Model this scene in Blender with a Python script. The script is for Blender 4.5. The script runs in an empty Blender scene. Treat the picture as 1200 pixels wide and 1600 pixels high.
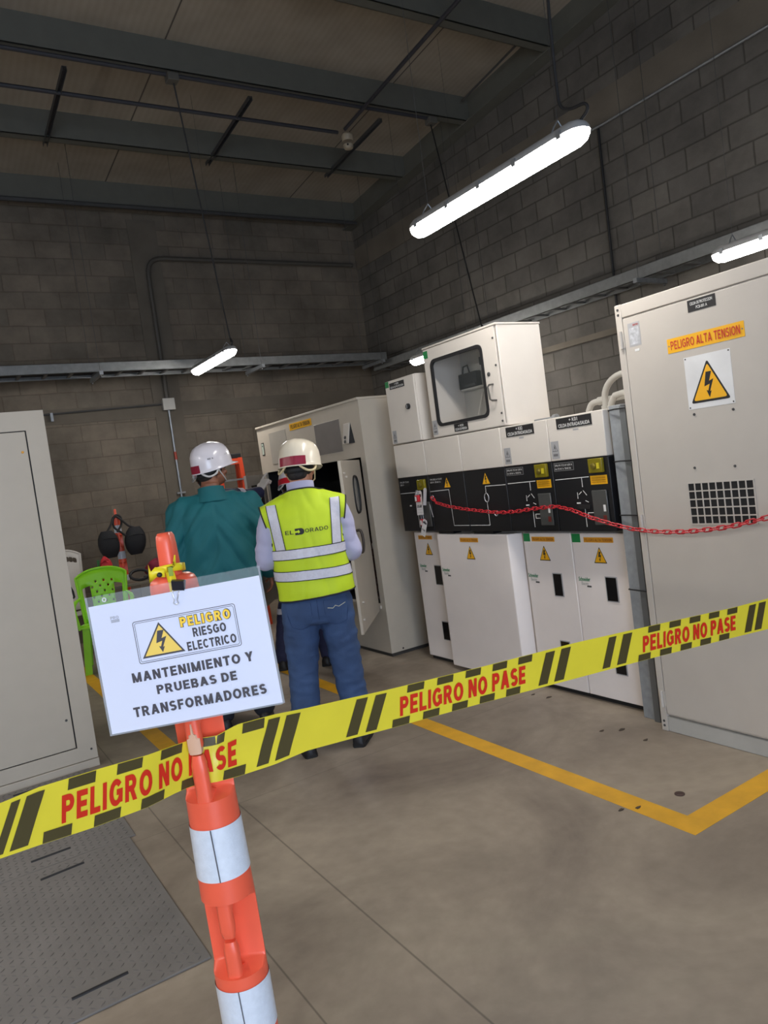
import bpy, bmesh, math, random
from mathutils import Vector, Matrix, noise, Quaternion
from mathutils.bvhtree import BVHTree
random.seed(7)
PI = math.pi
S = bpy.context.scene
C = S.collection

# ---------------------------------------------------------------- camera
cam_d = bpy.data.cameras.new('camera')
cam = bpy.data.objects.new('camera', cam_d)
C.objects.link(cam)
cam_d.sensor_fit = 'VERTICAL'
cam_d.sensor_height = 36.0
cam_d.lens = 1158.174 * 36.0 / 1600.0
cam_d.clip_start = 0.05
RIGHT = Vector((0.8378, -0.5294, -0.1332))
DOWN = Vector((-0.1442, 0.0207, -0.9893))
FWD = Vector((0.5265, 0.8481, -0.0590))
m = Matrix((RIGHT, -DOWN, -FWD)).transposed().to_4x4()
m.translation = (0, 0, 1.6)
cam.matrix_world = m
S.camera = cam

# ---------------------------------------------------------------- view, sky and daylight
S.view_settings.view_transform = 'Standard'
S.view_settings.look = 'None'
S.view_settings.gamma = 1.0
S.view_settings.use_curve_mapping = False
S.view_settings.exposure = 0.40
LAMP_POWER = 45.0          # radiance of the tube diffusers
DOOR_POWER = 200.0         # daylight coming in by the gate behind the camera
W = bpy.data.worlds.new('world')
S.world = W
W.use_nodes = True
W.node_tree.nodes['Background'].inputs[0].default_value = (0.55, 0.70, 1.0, 1)
W.node_tree.nodes['Background'].inputs[1].default_value = 1.0
S.cycles.use_denoising = True
S.cycles.max_bounces = 8
S.cycles.diffuse_bounces = 5
S.cycles.transparent_max_bounces = 12
S.cycles.sample_clamp_indirect = 4.0
al = bpy.data.lights.new('gate_daylight', 'AREA')
al.shape = 'RECTANGLE'
al.size = 3.6
al.size_y = 3.4
al.energy = DOOR_POWER
al.color = (0.66, 0.80, 1.0)
alo = bpy.data.objects.new('gate_daylight', al)
C.objects.link(alo)
alo.location = (-1.0, -4.35, 1.75)
alo.rotation_euler = (math.radians(90), 0, 0)     # shines towards +Y, through the open gate

# ---------------------------------------------------------------- materials
def lin(c):
    return tuple((x / 12.92 if x <= 0.04045 else ((x + 0.055) / 1.055) ** 2.4) for x in c)
def rgb(r, g, b):
    return lin((r / 255, g / 255, b / 255)) + (1,)
MATS = {}
def mat(name, col, rough=0.5, metal=0.0, var=0.06, scale=8.0, bump=0.0, bscale=60.0, alpha=1.0, trans=0.0, coat=0.0, emit=None, estr=0.0, spec=0.5):
    if name in MATS: return MATS[name]
    M = bpy.data.materials.new(name); M.use_nodes = True
    nt = M.node_tree; b = nt.nodes['Principled BSDF']
    b.inputs['Roughness'].default_value = rough
    b.inputs['Metallic'].default_value = metal
    b.inputs['Specular IOR Level'].default_value = spec
    if coat: b.inputs['Coat Weight'].default_value = coat; b.inputs['Coat Roughness'].default_value = 0.08
    tc = nt.nodes.new('ShaderNodeTexCoord')
    if var:
        n = nt.nodes.new('ShaderNodeTexNoise'); n.inputs['Scale'].default_value = scale; n.inputs['Detail'].default_value = 5
        nt.links.new(tc.outputs['Object'], n.inputs['Vector'])
        r = nt.nodes.new('ShaderNodeMapRange'); r.inputs['From Min'].default_value = 0.3; r.inputs['From Max'].default_value = 0.7
        r.inputs['To Min'].default_value = 1 - var; r.inputs['To Max'].default_value = 1 + var
        nt.links.new(n.outputs['Fac'], r.inputs['Value'])
        mx = nt.nodes.new('ShaderNodeVectorMath'); mx.operation = 'SCALE'; mx.inputs[0].default_value = col[:3]
        nt.links.new(r.outputs['Result'], mx.inputs['Scale'])
        nt.links.new(mx.outputs['Vector'], b.inputs['Base Color'])
    else:
        b.inputs['Base Color'].default_value = col
    if bump:
        n2 = nt.nodes.new('ShaderNodeTexNoise'); n2.inputs['Scale'].default_value = bscale; n2.inputs['Detail'].default_value = 4
        nt.links.new(tc.outputs['Object'], n2.inputs['Vector'])
        bp = nt.nodes.new('ShaderNodeBump'); bp.inputs['Strength'].default_value = bump; bp.inputs['Distance'].default_value = 0.01
        nt.links.new(n2.outputs['Fac'], bp.inputs['Height'])
        nt.links.new(bp.outputs['Normal'], b.inputs['Normal'])
    if alpha < 1: b.inputs['Alpha'].default_value = alpha
    if trans: b.inputs['Transmission Weight'].default_value = trans
    if emit:
        b.inputs['Emission Color'].default_value = emit; b.inputs['Emission Strength'].default_value = estr
    MATS[name] = M
    return M

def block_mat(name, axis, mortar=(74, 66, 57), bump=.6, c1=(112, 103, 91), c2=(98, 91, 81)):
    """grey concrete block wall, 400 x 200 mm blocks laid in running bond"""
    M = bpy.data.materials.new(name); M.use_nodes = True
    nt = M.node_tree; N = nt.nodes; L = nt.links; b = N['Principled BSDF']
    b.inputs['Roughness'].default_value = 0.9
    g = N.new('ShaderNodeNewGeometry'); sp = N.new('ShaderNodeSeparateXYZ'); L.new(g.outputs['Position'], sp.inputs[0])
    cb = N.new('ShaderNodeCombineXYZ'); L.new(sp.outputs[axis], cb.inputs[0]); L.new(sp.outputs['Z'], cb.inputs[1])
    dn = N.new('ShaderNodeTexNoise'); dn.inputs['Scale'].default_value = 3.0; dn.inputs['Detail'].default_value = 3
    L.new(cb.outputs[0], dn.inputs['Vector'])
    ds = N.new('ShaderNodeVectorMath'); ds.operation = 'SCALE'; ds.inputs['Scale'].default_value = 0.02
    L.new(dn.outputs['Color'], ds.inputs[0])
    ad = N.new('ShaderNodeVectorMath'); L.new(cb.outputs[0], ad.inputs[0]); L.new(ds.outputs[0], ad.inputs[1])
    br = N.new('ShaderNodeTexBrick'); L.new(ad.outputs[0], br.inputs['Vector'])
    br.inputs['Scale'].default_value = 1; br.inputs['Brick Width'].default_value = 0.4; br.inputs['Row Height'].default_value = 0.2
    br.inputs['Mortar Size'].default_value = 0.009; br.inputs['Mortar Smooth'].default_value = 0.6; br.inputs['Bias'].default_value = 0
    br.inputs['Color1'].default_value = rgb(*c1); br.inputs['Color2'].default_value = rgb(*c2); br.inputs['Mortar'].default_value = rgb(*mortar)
    n = N.new('ShaderNodeTexNoise'); n.inputs['Scale'].default_value = 1.7; n.inputs['Detail'].default_value = 9; n.inputs['Roughness'].default_value = 0.65
    L.new(cb.outputs[0], n.inputs['Vector'])
    mr = N.new('ShaderNodeMapRange'); mr.inputs['From Min'].default_value = 0.3; mr.inputs['From Max'].default_value = 0.7
    mr.inputs['To Min'].default_value = 0.62; mr.inputs['To Max'].default_value = 1.3; L.new(n.outputs['Fac'], mr.inputs['Value'])
    sc = N.new('ShaderNodeVectorMath'); sc.operation = 'SCALE'; L.new(br.outputs['Color'], sc.inputs[0]); L.new(mr.outputs[0], sc.inputs['Scale'])
    L.new(sc.outputs[0], b.inputs['Base Color'])
    fn = N.new('ShaderNodeTexNoise'); fn.inputs['Scale'].default_value = 90; L.new(cb.outputs[0], fn.inputs['Vector'])
    mh = N.new('ShaderNodeMath'); mh.operation = 'MULTIPLY_ADD'; mh.inputs[1].default_value = 0.25
    inv = N.new('ShaderNodeMath'); inv.operation = 'SUBTRACT'; inv.inputs[0].default_value = 1; L.new(br.outputs['Fac'], inv.inputs[1])
    L.new(fn.outputs['Fac'], mh.inputs[0]); L.new(inv.outputs[0], mh.inputs[2])
    bp = N.new('ShaderNodeBump'); bp.inputs['Strength'].default_value = bump; bp.inputs['Distance'].default_value = 0.012
    L.new(mh.outputs[0], bp.inputs['Height']); L.new(bp.outputs[0], b.inputs['Normal'])
    return M

def floor_mat():
    M = bpy.data.materials.new('polished_concrete'); M.use_nodes = True
    nt = M.node_tree; N = nt.nodes; L = nt.links; b = N['Principled BSDF']
    g = N.new('ShaderNodeNewGeometry')
    n = N.new('ShaderNodeTexNoise'); n.inputs['Scale'].default_value = 1.1; n.inputs['Detail'].default_value = 10; n.inputs['Roughness'].default_value = 0.62
    n.inputs['Distortion'].default_value = 0.6
    L.new(g.outputs['Position'], n.inputs['Vector'])
    cr = N.new('ShaderNodeValToRGB'); L.new(n.outputs['Fac'], cr.inputs[0])
    e = cr.color_ramp.elements
    e[0].position = 0.30; e[0].color = rgb(114, 102, 91); e[1].position = 0.70; e[1].color = rgb(166, 153, 136)
    n2 = N.new('ShaderNodeTexNoise'); n2.inputs['Scale'].default_value = 14; n2.inputs['Detail'].default_value = 6
    L.new(g.outputs['Position'], n2.inputs['Vector'])
    mr = N.new('ShaderNodeMapRange'); mr.inputs['From Min'].default_value = 0.3; mr.inputs['From Max'].default_value = 0.7
    mr.inputs['To Min'].default_value = 0.92; mr.inputs['To Max'].default_value = 1.07; L.new(n2.outputs['Fac'], mr.inputs['Value'])
    # saw-cut joints
    sp = N.new('ShaderNodeSeparateXYZ'); L.new(g.outputs['Position'], sp.inputs[0])
    prev = None
    for ax, v, w in (('X', 1.155, 0.0035), ('X', 0.79, 0.003), ('Y', 3.64, 0.003)):
        s = N.new('ShaderNodeMath'); s.operation = 'SUBTRACT'; L.new(sp.outputs[ax], s.inputs[0]); s.inputs[1].default_value = v
        a = N.new('ShaderNodeMath'); a.operation = 'ABSOLUTE'; L.new(s.outputs[0], a.inputs[0])
        q = N.new('ShaderNodeMapRange'); L.new(a.outputs[0], q.inputs['Value'])
        q.inputs['From Min'].default_value = w * 0.4; q.inputs['From Max'].default_value = w * 1.6
        q.inputs['To Min'].default_value = 0.5 if ax == 'X' else 0.72; q.inputs['To Max'].default_value = 1.0
        if prev is None: prev = q.outputs[0]
        else:
            mm = N.new('ShaderNodeMath'); mm.operation = 'MULTIPLY'; L.new(prev, mm.inputs[0]); L.new(q.outputs[0], mm.inputs[1]); prev = mm.outputs[0]
    mm = N.new('ShaderNodeMath'); mm.operation = 'MULTIPLY'; L.new(prev, mm.inputs[0]); L.new(mr.outputs[0], mm.inputs[1])
    sc = N.new('ShaderNodeVectorMath'); sc.operation = 'SCALE'; L.new(cr.outputs[0], sc.inputs[0]); L.new(mm.outputs[0], sc.inputs['Scale'])
    L.new(sc.outputs[0], b.inputs['Base Color'])
    rr = N.new('ShaderNodeMapRange'); L.new(n.outputs['Fac'], rr.inputs['Value'])
    rr.inputs['To Min'].default_value = 0.42; rr.inputs['To Max'].default_value = 0.62
    L.new(rr.outputs[0], b.inputs['Roughness'])
    bp = N.new('ShaderNodeBump'); bp.inputs['Strength'].default_value = 0.08; bp.inputs['Distance'].default_value = 0.01
    L.new(n2.outputs['Fac'], bp.inputs['Height']); L.new(bp.outputs[0], b.inputs['Normal'])
    return M

def ceil_mat():
    M = bpy.data.materials.new('roof_boards'); M.use_nodes = True
    nt = M.node_tree; N = nt.nodes; L = nt.links; b = N['Principled BSDF']; b.inputs['Roughness'].default_value = 0.85
    g = N.new('ShaderNodeNewGeometry'); sp = N.new('ShaderNodeSeparateXYZ'); L.new(g.outputs['Position'], sp.inputs[0])
    fr = N.new('ShaderNodeMath'); fr.operation = 'FRACT'
    dv = N.new('ShaderNodeMath'); dv.operation = 'DIVIDE'; L.new(sp.outputs['X'], dv.inputs[0]); dv.inputs[1].default_value = 2.44; L.new(dv.outputs[0], fr.inputs[0])
    gt = N.new('ShaderNodeMath'); gt.operation = 'LESS_THAN'; gt.inputs[1].default_value = 0.006; L.new(fr.outputs[0], gt.inputs[0])
    wv = N.new('ShaderNodeTexWave'); wv.inputs['Scale'].default_value = 5.0; wv.inputs['Distortion'].default_value = 1.0; wv.bands_direction = 'X'
    L.new(g.outputs['Position'], wv.inputs['Vector'])
    n = N.new('ShaderNodeTexNoise'); n.inputs['Scale'].default_value = 2.2; n.inputs['Detail'].default_value = 6; L.new(g.outputs['Position'], n.inputs['Vector'])
    ma = N.new('ShaderNodeMath'); ma.operation = 'MULTIPLY_ADD'; L.new(wv.outputs['Fac'], ma.inputs[0]); ma.inputs[1].default_value = 0.10; L.new(n.outputs['Fac'], ma.inputs[2])
    cr = N.new('ShaderNodeValToRGB'); L.new(ma.outputs[0], cr.inputs[0])
    cr.color_ramp.elements[0].position = 0.3; cr.color_ramp.elements[0].color = rgb(130, 121, 109)
    cr.color_ramp.elements[1].position = 0.8; cr.color_ramp.elements[1].color = rgb(154, 145, 132)
    mx = N.new('ShaderNodeMix'); mx.data_type = 'RGBA'; L.new(gt.outputs[0], mx.inputs[0]); L.new(cr.outputs[0], mx.inputs[6]); mx.inputs[7].default_value = rgb(76, 70, 64)
    L.new(mx.outputs[2], b.inputs['Base Color'])
    return M

CABINET = mat('cabinet_grey_paint', rgb(191, 184, 175), 0.42, var=0.02, bump=0.02, bscale=300)
BEIGE = mat('cabinet_beige_paint', rgb(188, 179, 165), 0.45, var=0.025, bump=0.02, bscale=300)
WHITE = mat('cabinet_white_paint', rgb(234, 226, 222), 0.38, var=0.015, bump=0.015, bscale=300)
WARM = mat('cabinet_cream_paint', rgb(212, 205, 196), 0.4, var=0.015)
BLACK = mat('control_panel_black', rgb(14, 15, 20), 0.45, var=0.05)
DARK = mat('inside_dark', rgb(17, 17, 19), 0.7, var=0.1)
RUBBER = mat('black_rubber', rgb(24, 24, 26), 0.65, var=0.08)
STEEL = mat('galvanised_steel', rgb(150, 154, 158), 0.42, 0.75, var=0.12, scale=25)
TRAYM = mat('tray_steel', rgb(116, 118, 118), 0.5, 0.35, var=0.12, scale=18)
DSTEEL = mat('dull_dark_steel', rgb(78, 78, 78), 0.55, 0.4, var=0.1)
BEAM = mat('beam_grey_paint', rgb(90, 90, 83), 0.6, var=0.06)
ORANGE = mat('delineator_orange', rgb(240, 98, 70), 0.33, var=0.05, scale=12, spec=0.5)
REFL = mat('reflective_white', rgb(214, 220, 230), 0.3, var=0.05, scale=90, bump=0.12, bscale=420)
YEL = mat('warning_yellow', rgb(240, 178, 22), 0.4, var=0.03)
LYEL = mat('label_amber', rgb(226, 160, 40), 0.45, var=0.03)
INK = mat('black_ink', rgb(26, 25, 27), 0.6, var=0.0)
GINK = mat('printed_grey_ink', rgb(70, 66, 72), 0.6, var=0.0)
RINK = mat('red_ink', rgb(196, 44, 34), 0.5, var=0.0)
WINK = mat('white_print', rgb(222, 222, 220), 0.5, var=0.0)
FYEL = mat('floor_yellow_paint', rgb(222, 166, 34), 0.5, var=0.10, scale=9, bump=0.05)
REDP = mat('red_plastic', rgb(196, 40, 50), 0.35, var=0.05)
GREEN = mat('sticker_green', rgb(16, 130, 66), 0.5, var=0.02)
SILVER = mat('silver_label', rgb(170, 170, 172), 0.4, 0.2, var=0.04)
PVC = mat('pvc_grey', rgb(168, 166, 160), 0.45, var=0.03)
PAPER = mat('sheet_paper', rgb(216, 219, 236), 0.55, var=0.01)

# ---------------------------------------------------------------- mesh builder
def frame_of(d):
    d = Vector(d).normalized()
    a = Vector((0, 0, 1)) if abs(d.z) < 0.9 else Vector((1, 0, 0))
    u = d.cross(a).normalized(); v = d.cross(u).normalized()
    return u, v
class MB:
    def __init__(s): s.v = []; s.f = []; s.mi = []; s.k = 0
    def face(s, idx): s.f.append(tuple(idx)); s.mi.append(s.k)
    def add(s, vs, fs):
        o = len(s.v); s.v += [Vector(p) for p in vs]
        for f in fs: s.face([o + i for i in f])
        return s
    def box(s, x0, y0, z0, x1, y1, z1):
        x0, x1 = sorted((x0, x1)); y0, y1 = sorted((y0, y1)); z0, z1 = sorted((z0, z1))
        return s.add([(x0,y0,z0),(x1,y0,z0),(x1,y1,z0),(x0,y1,z0),(x0,y0,z1),(x1,y0,z1),(x1,y1,z1),(x0,y1,z1)],
                     [(0,3,2,1),(4,5,6,7),(0,1,5,4),(1,2,6,5),(2,3,7,6),(3,0,4,7)])
    def obox(s, O, U, V, N, u0, v0, n0, u1, v1, n1):
        O, U, V, N = map(Vector, (O, U, V, N))
        P = [O + U*u + V*v + N*n for n in (n0, n1) for v in (v0, v1) for u in (u0, u1)]
        return s.add(P, [(0,2,3,1),(4,5,7,6),(0,1,5,4),(2,6,7,3),(0,4,6,2),(1,3,7,5)])
    def tube(s, pts, r, n=10, cap=True, closed=False):
        pts = [Vector(p) for p in pts]; m_ = len(pts); rings = []
        t0 = (pts[1] - pts[0]).normalized(); u, v = frame_of(t0); prev = t0
        for i, p in enumerate(pts):
            if closed: t = (pts[(i+1) % m_] - pts[i-1]).normalized()
            else: t = (pts[min(i+1, m_-1)] - pts[max(i-1, 0)]).normalized()
            q = prev.rotation_difference(t); u = q @ u; v = q @ v; prev = t
            rr = r[i] if isinstance(r, (list, tuple)) else r
            rings.append([p + (u*math.cos(2*PI*k/n) + v*math.sin(2*PI*k/n))*rr for k in range(n)])
        o = len(s.v)
        for g in rings: s.v += g
        for i in range(m_ if closed else m_ - 1):
            a = o + i*n; b = o + ((i+1) % m_)*n
            for k in range(n): s.face((a+k, a+(k+1) % n, b+(k+1) % n, b+k))
        if cap and not closed:
            s.face([o+k for k in reversed(range(n))]); s.face([o+(m_-1)*n+k for k in range(n)])
        return s
    def lathe(s, O, axis, prof, n=32, cap=True):
        O = Vector(O); A = Vector(axis).normalized(); u, v = frame_of(A); o = len(s.v)
        for r, h in prof: s.v += [O + A*h + (u*math.cos(2*PI*k/n) + v*math.sin(2*PI*k/n))*r for k in range(n)]
        for i in range(len(prof)-1):
            a = o+i*n; b = a+n
            for k in range(n): s.face((a+k, b+k, b+(k+1) % n, a+(k+1) % n))
        if cap:
            s.face([o+k for k in range(n)]); s.face([o+(len(prof)-1)*n+k for k in reversed(range(n))])
        return s
    def loft(s, rings, cap=True):
        n = len(rings[0]); o = len(s.v)
        for g in rings: s.v += [Vector(p) for p in g]
        for i in range(len(rings)-1):
            a = o+i*n; b = a+n
            for k in range(n): s.face((a+k, a+(k+1) % n, b+(k+1) % n, b+k))
        if cap: s.face([o+k for k in reversed(range(n))]); s.face([o+(len(rings)-1)*n+k for k in range(n)])
        return s
    def poly(s, O, U, V, pts, h0, h1=None):
        """flat polygon (h1 None) or prism between heights h0 and h1 along U x V"""
        O, U, V = map(Vector, (O, U, V)); N = U.cross(V); n = len(pts)
        a = [O + U*p[0] + V*p[1] + N*h0 for p in pts]
        if h1 is None: return s.add(a, [tuple(range(n))])
        b = [O + U*p[0] + V*p[1] + N*h1 for p in pts]
        return s.add(a + b, [tuple(reversed(range(n))), tuple(range(n, 2*n))] + [(i, (i+1) % n, n+(i+1) % n, n+i) for i in range(n)])
    def capsule(s, p0, p1, r0, r1, n=14, flat=None):
        """rounded cone; flat=(dir, factor) squashes the section along dir"""
        p0, p1 = Vector(p0), Vector(p1); d = p1 - p0; L = d.length
        if L < 1e-6: d = Vector((0, 0, 1))
        d = d.normalized(); u, v = frame_of(d); rings = []
        if flat:
            fd = Vector(flat[0]); fd = (fd - d*fd.dot(d)).normalized(); u = fd; v = d.cross(u)
        fu = flat[1] if flat else 1
        st = [(p0, r0, a) for a in (-80, -60, -30, 0)] + [(p1, r1, a) for a in (0, 30, 60, 80)]
        for p, r, a in st:
            a = math.radians(a); c = p + d*(r*math.sin(a)); q = r*math.cos(a)
            rings.append([c + u*(math.cos(2*PI*k/n)*q*fu) + v*(math.sin(2*PI*k/n)*q) for k in range(n)])
        return s.loft(rings)
    def ell(s, c, r, rot=None, n=18, m_=10):
        c = Vector(c); rings = []
        for i in range(m_+1):
            a = -PI/2 + PI*(i+0.02 if i == 0 else (i-0.02 if i == m_ else i))/m_
            g = []
            for k in range(n):
                p = Vector((r[0]*math.cos(a)*math.cos(2*PI*k/n), r[1]*math.cos(a)*math.sin(2*PI*k/n), r[2]*math.sin(a)))
                if rot is not None: p = rot @ p
                g.append(c + p)
            rings.append(g)
        return s.loft(rings)
    def mesh(s, name, sharp=35, smooth=True, merge=False):
        me = bpy.data.meshes.new(name)
        me.from_pydata([tuple(p) for p in s.v], [], s.f)
        for i, p in enumerate(me.polygons): p.material_index = s.mi[i]; p.use_smooth = smooth
        bm = bmesh.new(); bm.from_mesh(me)
        if getattr(s, 'merge', False): bmesh.ops.remove_doubles(bm, verts=bm.verts[:], dist=1e-5)
        bmesh.ops.recalc_face_normals(bm, faces=bm.faces[:])
        bm.to_mesh(me); bm.free()
        if smooth: me.set_sharp_from_angle(angle=math.radians(sharp))
        return me

def smooth_path(pts, k=5):
    pts = [Vector(p) for p in pts]; o = []
    for i in range(len(pts)-1):
        p0, p1, p2, p3 = pts[max(0, i-1)], pts[i], pts[i+1], pts[min(len(pts)-1, i+2)]
        for j in range(k):
            t = j/k; o.append(p1 + ((p2-p0)*t + (p0*2-p1*5+p2*4-p3)*t*t + (p1*3-p0-p2*3+p3)*t**3)*.5)
    return o + [pts[-1]]
ORIG = {}
def origin(o):
    p = Vector((0, 0, 0))
    while o is not None:
        p = p + Vector(ORIG.get(o.name, (0, 0, 0))); o = o.parent
    return p
def thing(name, label, cat, loc=(0, 0, 0), group=None, rot=None, kind=None):
    o = bpy.data.objects.new(name, None); C.objects.link(o); o.empty_display_size = 0.1
    o.location = loc; ORIG[o.name] = tuple(loc)
    if rot: o.rotation_euler = rot
    tag(o, label, cat, group, kind)
    return o
def tag(o, label=None, cat=None, group=None, kind=None):
    if label: o['label'] = label
    if cat: o['category'] = cat
    if group: o['group'] = group
    if kind: o['kind'] = kind
    return o
def put(name, mb, mats, parent=None, local=False, bevel=0, sharp=35, smooth=True, label=None):
    """link a builder (or a mesh) as ONE mesh object, authored in world space unless local"""
    me = mb.mesh(name, sharp, smooth) if isinstance(mb, MB) else mb
    if not isinstance(mats, (list, tuple)): mats = [mats]
    if not me.materials:
        for q in mats: me.materials.append(q)
    o = bpy.data.objects.new(name, me); C.objects.link(o)
    if parent is not None:
        o.parent = parent
        if not local:
            off = origin(parent)
            if off.length > 0: me.transform(Matrix.Translation(-off))
    else:
        # top-level single mesh: origin at the base centre
        xs = [q.co for q in me.vertices]
        c = Vector(((min(p.x for p in xs)+max(p.x for p in xs))/2, (min(p.y for p in xs)+max(p.y for p in xs))/2, min(p.z for p in xs)))
        me.transform(Matrix.Translation(-c)); o.location = c; ORIG[o.name] = tuple(c)
    if bevel:
        bv = o.modifiers.new('bevel', 'BEVEL'); bv.width = bevel; bv.segments = 2; bv.limit_method = 'ANGLE'; bv.angle_limit = math.radians(40)
    if label: o['label'] = label
    return o
def copy_tree(o, parent=None):
    c = o.copy(); C.objects.link(c)
    if parent is not None: c.parent = parent
    for ch in list(o.children): copy_tree(ch, c)
    return c
def part_box(name, parent, m_, x0, y0, z0, x1, y1, z1, bevel=0.003, label=None):
    return put(name, MB().box(x0, y0, z0, x1, y1, z1), m_, parent, bevel=bevel, label=label)

# lettering: glyphs of the built-in font fitted into a rectangle on a plane
def glyphs(txt, bold=0.0, space=1.0):
    cu = bpy.data.curves.new('txt', 'FONT'); cu.body = txt; cu.size = 1.0; cu.offset = bold; cu.space_character = space
    cu.resolution_u = 3; cu.fill_mode = 'FRONT' if hasattr(cu, 'fill_mode') else 'BOTH'
    o = bpy.data.objects.new('txt', cu)
    C.objects.link(o); bpy.context.view_layer.update()
    me = o.to_mesh()
    vs = [Vector(v.co) for v in me.vertices]; fs = [tuple(p.vertices) for p in me.polygons]
    o.to_mesh_clear(); bpy.data.objects.remove(o); bpy.data.curves.remove(cu)
    return vs, fs
def fit(vs, u0, v0, u1, v1, shear=0.0):
    a = min(v.x for v in vs); b = max(v.x for v in vs); c = min(v.y for v in vs); d = max(v.y for v in vs)
    return [(u0 + (v.x-a)/(b-a)*(u1-u0) + shear*(v.y-c)/(d-c)*(v1-v0), v0 + (v.y-c)/(d-c)*(v1-v0)) for v in vs]
def block_glyphs(txt, w=.22, gap=.16, cond=1.0):
    """plain bold sans capitals drawn from bars, slanted bars and ring segments"""
    vs, fs = [], []; t = w*.86; x0 = 0.0
    def quad(*p):
        o = len(vs); zz = len(fs)*2e-5; vs.extend(Vector((x0 + a*cond, b, zz)) for a, b in p); fs.append(tuple(range(o, o+len(p))))
    def bar(xa, ya, xb, yb): quad((xa, ya), (xb, ya), (xb, yb), (xa, yb))
    def dia(xa, ya, xb, yb, k=1.08): h = w*k/2; quad((xa-h, ya), (xa+h, ya), (xb+h, yb), (xb-h, yb))
    def arc(cx, cy, rx, ry, a0, a1, n=None):
        n = n or max(4, int(abs(a1-a0)/11))
        for i in range(n):
            a, b = math.radians(a0+(a1-a0)*i/n), math.radians(a0+(a1-a0)*(i+1)/n)
            quad((cx+rx*math.cos(a), cy+ry*math.sin(a)), (cx+rx*math.cos(b), cy+ry*math.sin(b)), (cx+(rx-w)*math.cos(b), cy+(ry-t)*math.sin(b)), (cx+(rx-w)*math.cos(a), cy+(ry-t)*math.sin(a)))
    for ch in txt:
        W_ = .74
        if ch == ' ': x0 += .36*cond; continue
        if ch in 'BDEFLPRMNHK': bar(0, 0, w, 1)
        if ch == 'A': W_ = .86; dia(w*.54, 0, .43, 1); dia(W_-w*.54, 0, .43, 1); bar(.2, .20, .66, .20+t)
        elif ch == 'B': bar(w*.9, 1-t, .42, 1); bar(w*.9, .5-t/2, .42, .5+t/2); bar(w*.9, 0, .42, t); arc(.42, .725, .28, .275, -90, 90); arc(.42, .275, .32, .275+t*.5-.05, -90, 90)
        elif ch == 'C': W_ = .80; arc(.42, .5, .42, .5, 42, 318)
        elif ch == 'D': W_ = .78; bar(w*.9, 1-t, .36, 1); bar(w*.9, 0, .36, t); arc(.36, .5, .42, .5, -90, 90)
        elif ch == 'E': W_ = .66; bar(w*.9, 0, .66, t); bar(w*.9, 1-t, .65, 1); bar(w*.9, .5-t/2, .60, .5+t/2)
        elif ch == 'F': W_ = .62; bar(w*.9, 1-t, .62, 1); bar(w*.9, .5-t/2, .56, .5+t/2)
        elif ch == 'G': W_ = .86; arc(.43, .5, .43, .5, 40, 335); bar(.46, .40, .84, .40+t); bar(.84-w, .10, .84, .44)
        elif ch == 'I': W_ = w; bar(0, 0, w, 1)
        elif ch == 'L': W_ = .62; bar(w*.9, 0, .62, t)
        elif ch == 'M': W_ = .94; bar(W_-w, 0, W_, 1); dia(.47, 0, w*.5, 1, .95); dia(.47, 0, W_-w*.5, 1, .95)
        elif ch == 'N': W_ = .78; bar(W_-w, 0, W_, 1); dia(W_-w*.55, 0, w*.55, 1, 1.05)
        elif ch == 'O': W_ = .88; arc(.44, .5, .44, .5, 0, 360)
        elif ch in 'PR':
            c = .73 if ch == 'P' else .74; bar(w*.9, 1-t, .40, 1); bar(w*.9, .46-t*.4, .40, .46+t*.6); arc(.40, (1+.46-t*.4)/2, .32, (1-.46+t*.4)/2, -90, 90)
            if ch == 'R': W_ = .78; dia(W_-w*.55, 0, .40, .48)
            else: W_ = .72
        elif ch == 'S': W_ = .72; sr = .25+t/4; arc(.36, 1-sr, .35, sr, 28, 270); arc(.36, sr, .36, sr, 90, -152)
        elif ch == 'T': W_ = .72; bar(0, 1-t, .72, 1); bar(.36-w/2, 0, .36+w/2, 1)
        elif ch == 'U': W_ = .78; bar(0, .35, w, 1); bar(W_-w, .35, W_, 1); arc(.39, .36, .39, .36, 180, 360)
        elif ch == 'Y': W_ = .82; dia(.41, .40, w*.56, 1); dia(.41, .40, W_-w*.56, 1); bar(.41-w/2, 0, .41+w/2, .44)
        x0 += (W_ + gap)*cond
    return vs, fs
def block(txt, O, U, V, u0, v0, u1, v1, m_, parent, h=.0008, w=.22, name='lettering', gap=.16):
    vs, fs = block_glyphs(txt, w, gap); O, U, V = Vector(O), Vector(U), Vector(V); N = U.cross(V)
    return put(name, MB().add([O + U*a + V*b + N*(h + vs[i].z*(.5 if len(fs) > 40 else 1)) for i, (a, b) in enumerate(fit(vs, u0, v0, u1, v1))], fs), m_, parent, smooth=False)
def letters(txt, O, U, V, u0, v0, u1, v1, m_, parent, h=0.0008, bold=0.0, shear=0.0, name='lettering', space=1.0):
    vs, fs = glyphs(txt, 0, space)
    O, U, V = Vector(O), Vector(U), Vector(V); N = U.cross(V); mb = MB(); bw = bold*(v1-v0)*1.3
    for dx, dy in (((0, 0),) if not bold else ((-bw, -bw*.6), (bw, -bw*.6), (-bw, bw*.6), (bw, bw*.6), (0, 0))):
        mb.add([O + U*(p[0]+dx) + V*(p[1]+dy) + N*h for p in fit(vs, u0+bw, v0+bw*.6, u1-bw, v1-bw*.6, shear)], fs); h += .00006
    return put(name, mb, m_, parent, smooth=False)
BOLT = [(-0.10, 0.50), (0.16, 0.50), (0.02, 0.14), (0.22, 0.20), (0.02, -0.26), (0.09, -0.24), (-0.02, -0.5), (-0.14, -0.20), (-0.06, -0.23), (0.03, 0.02), (-0.22, -0.05)]
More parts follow.
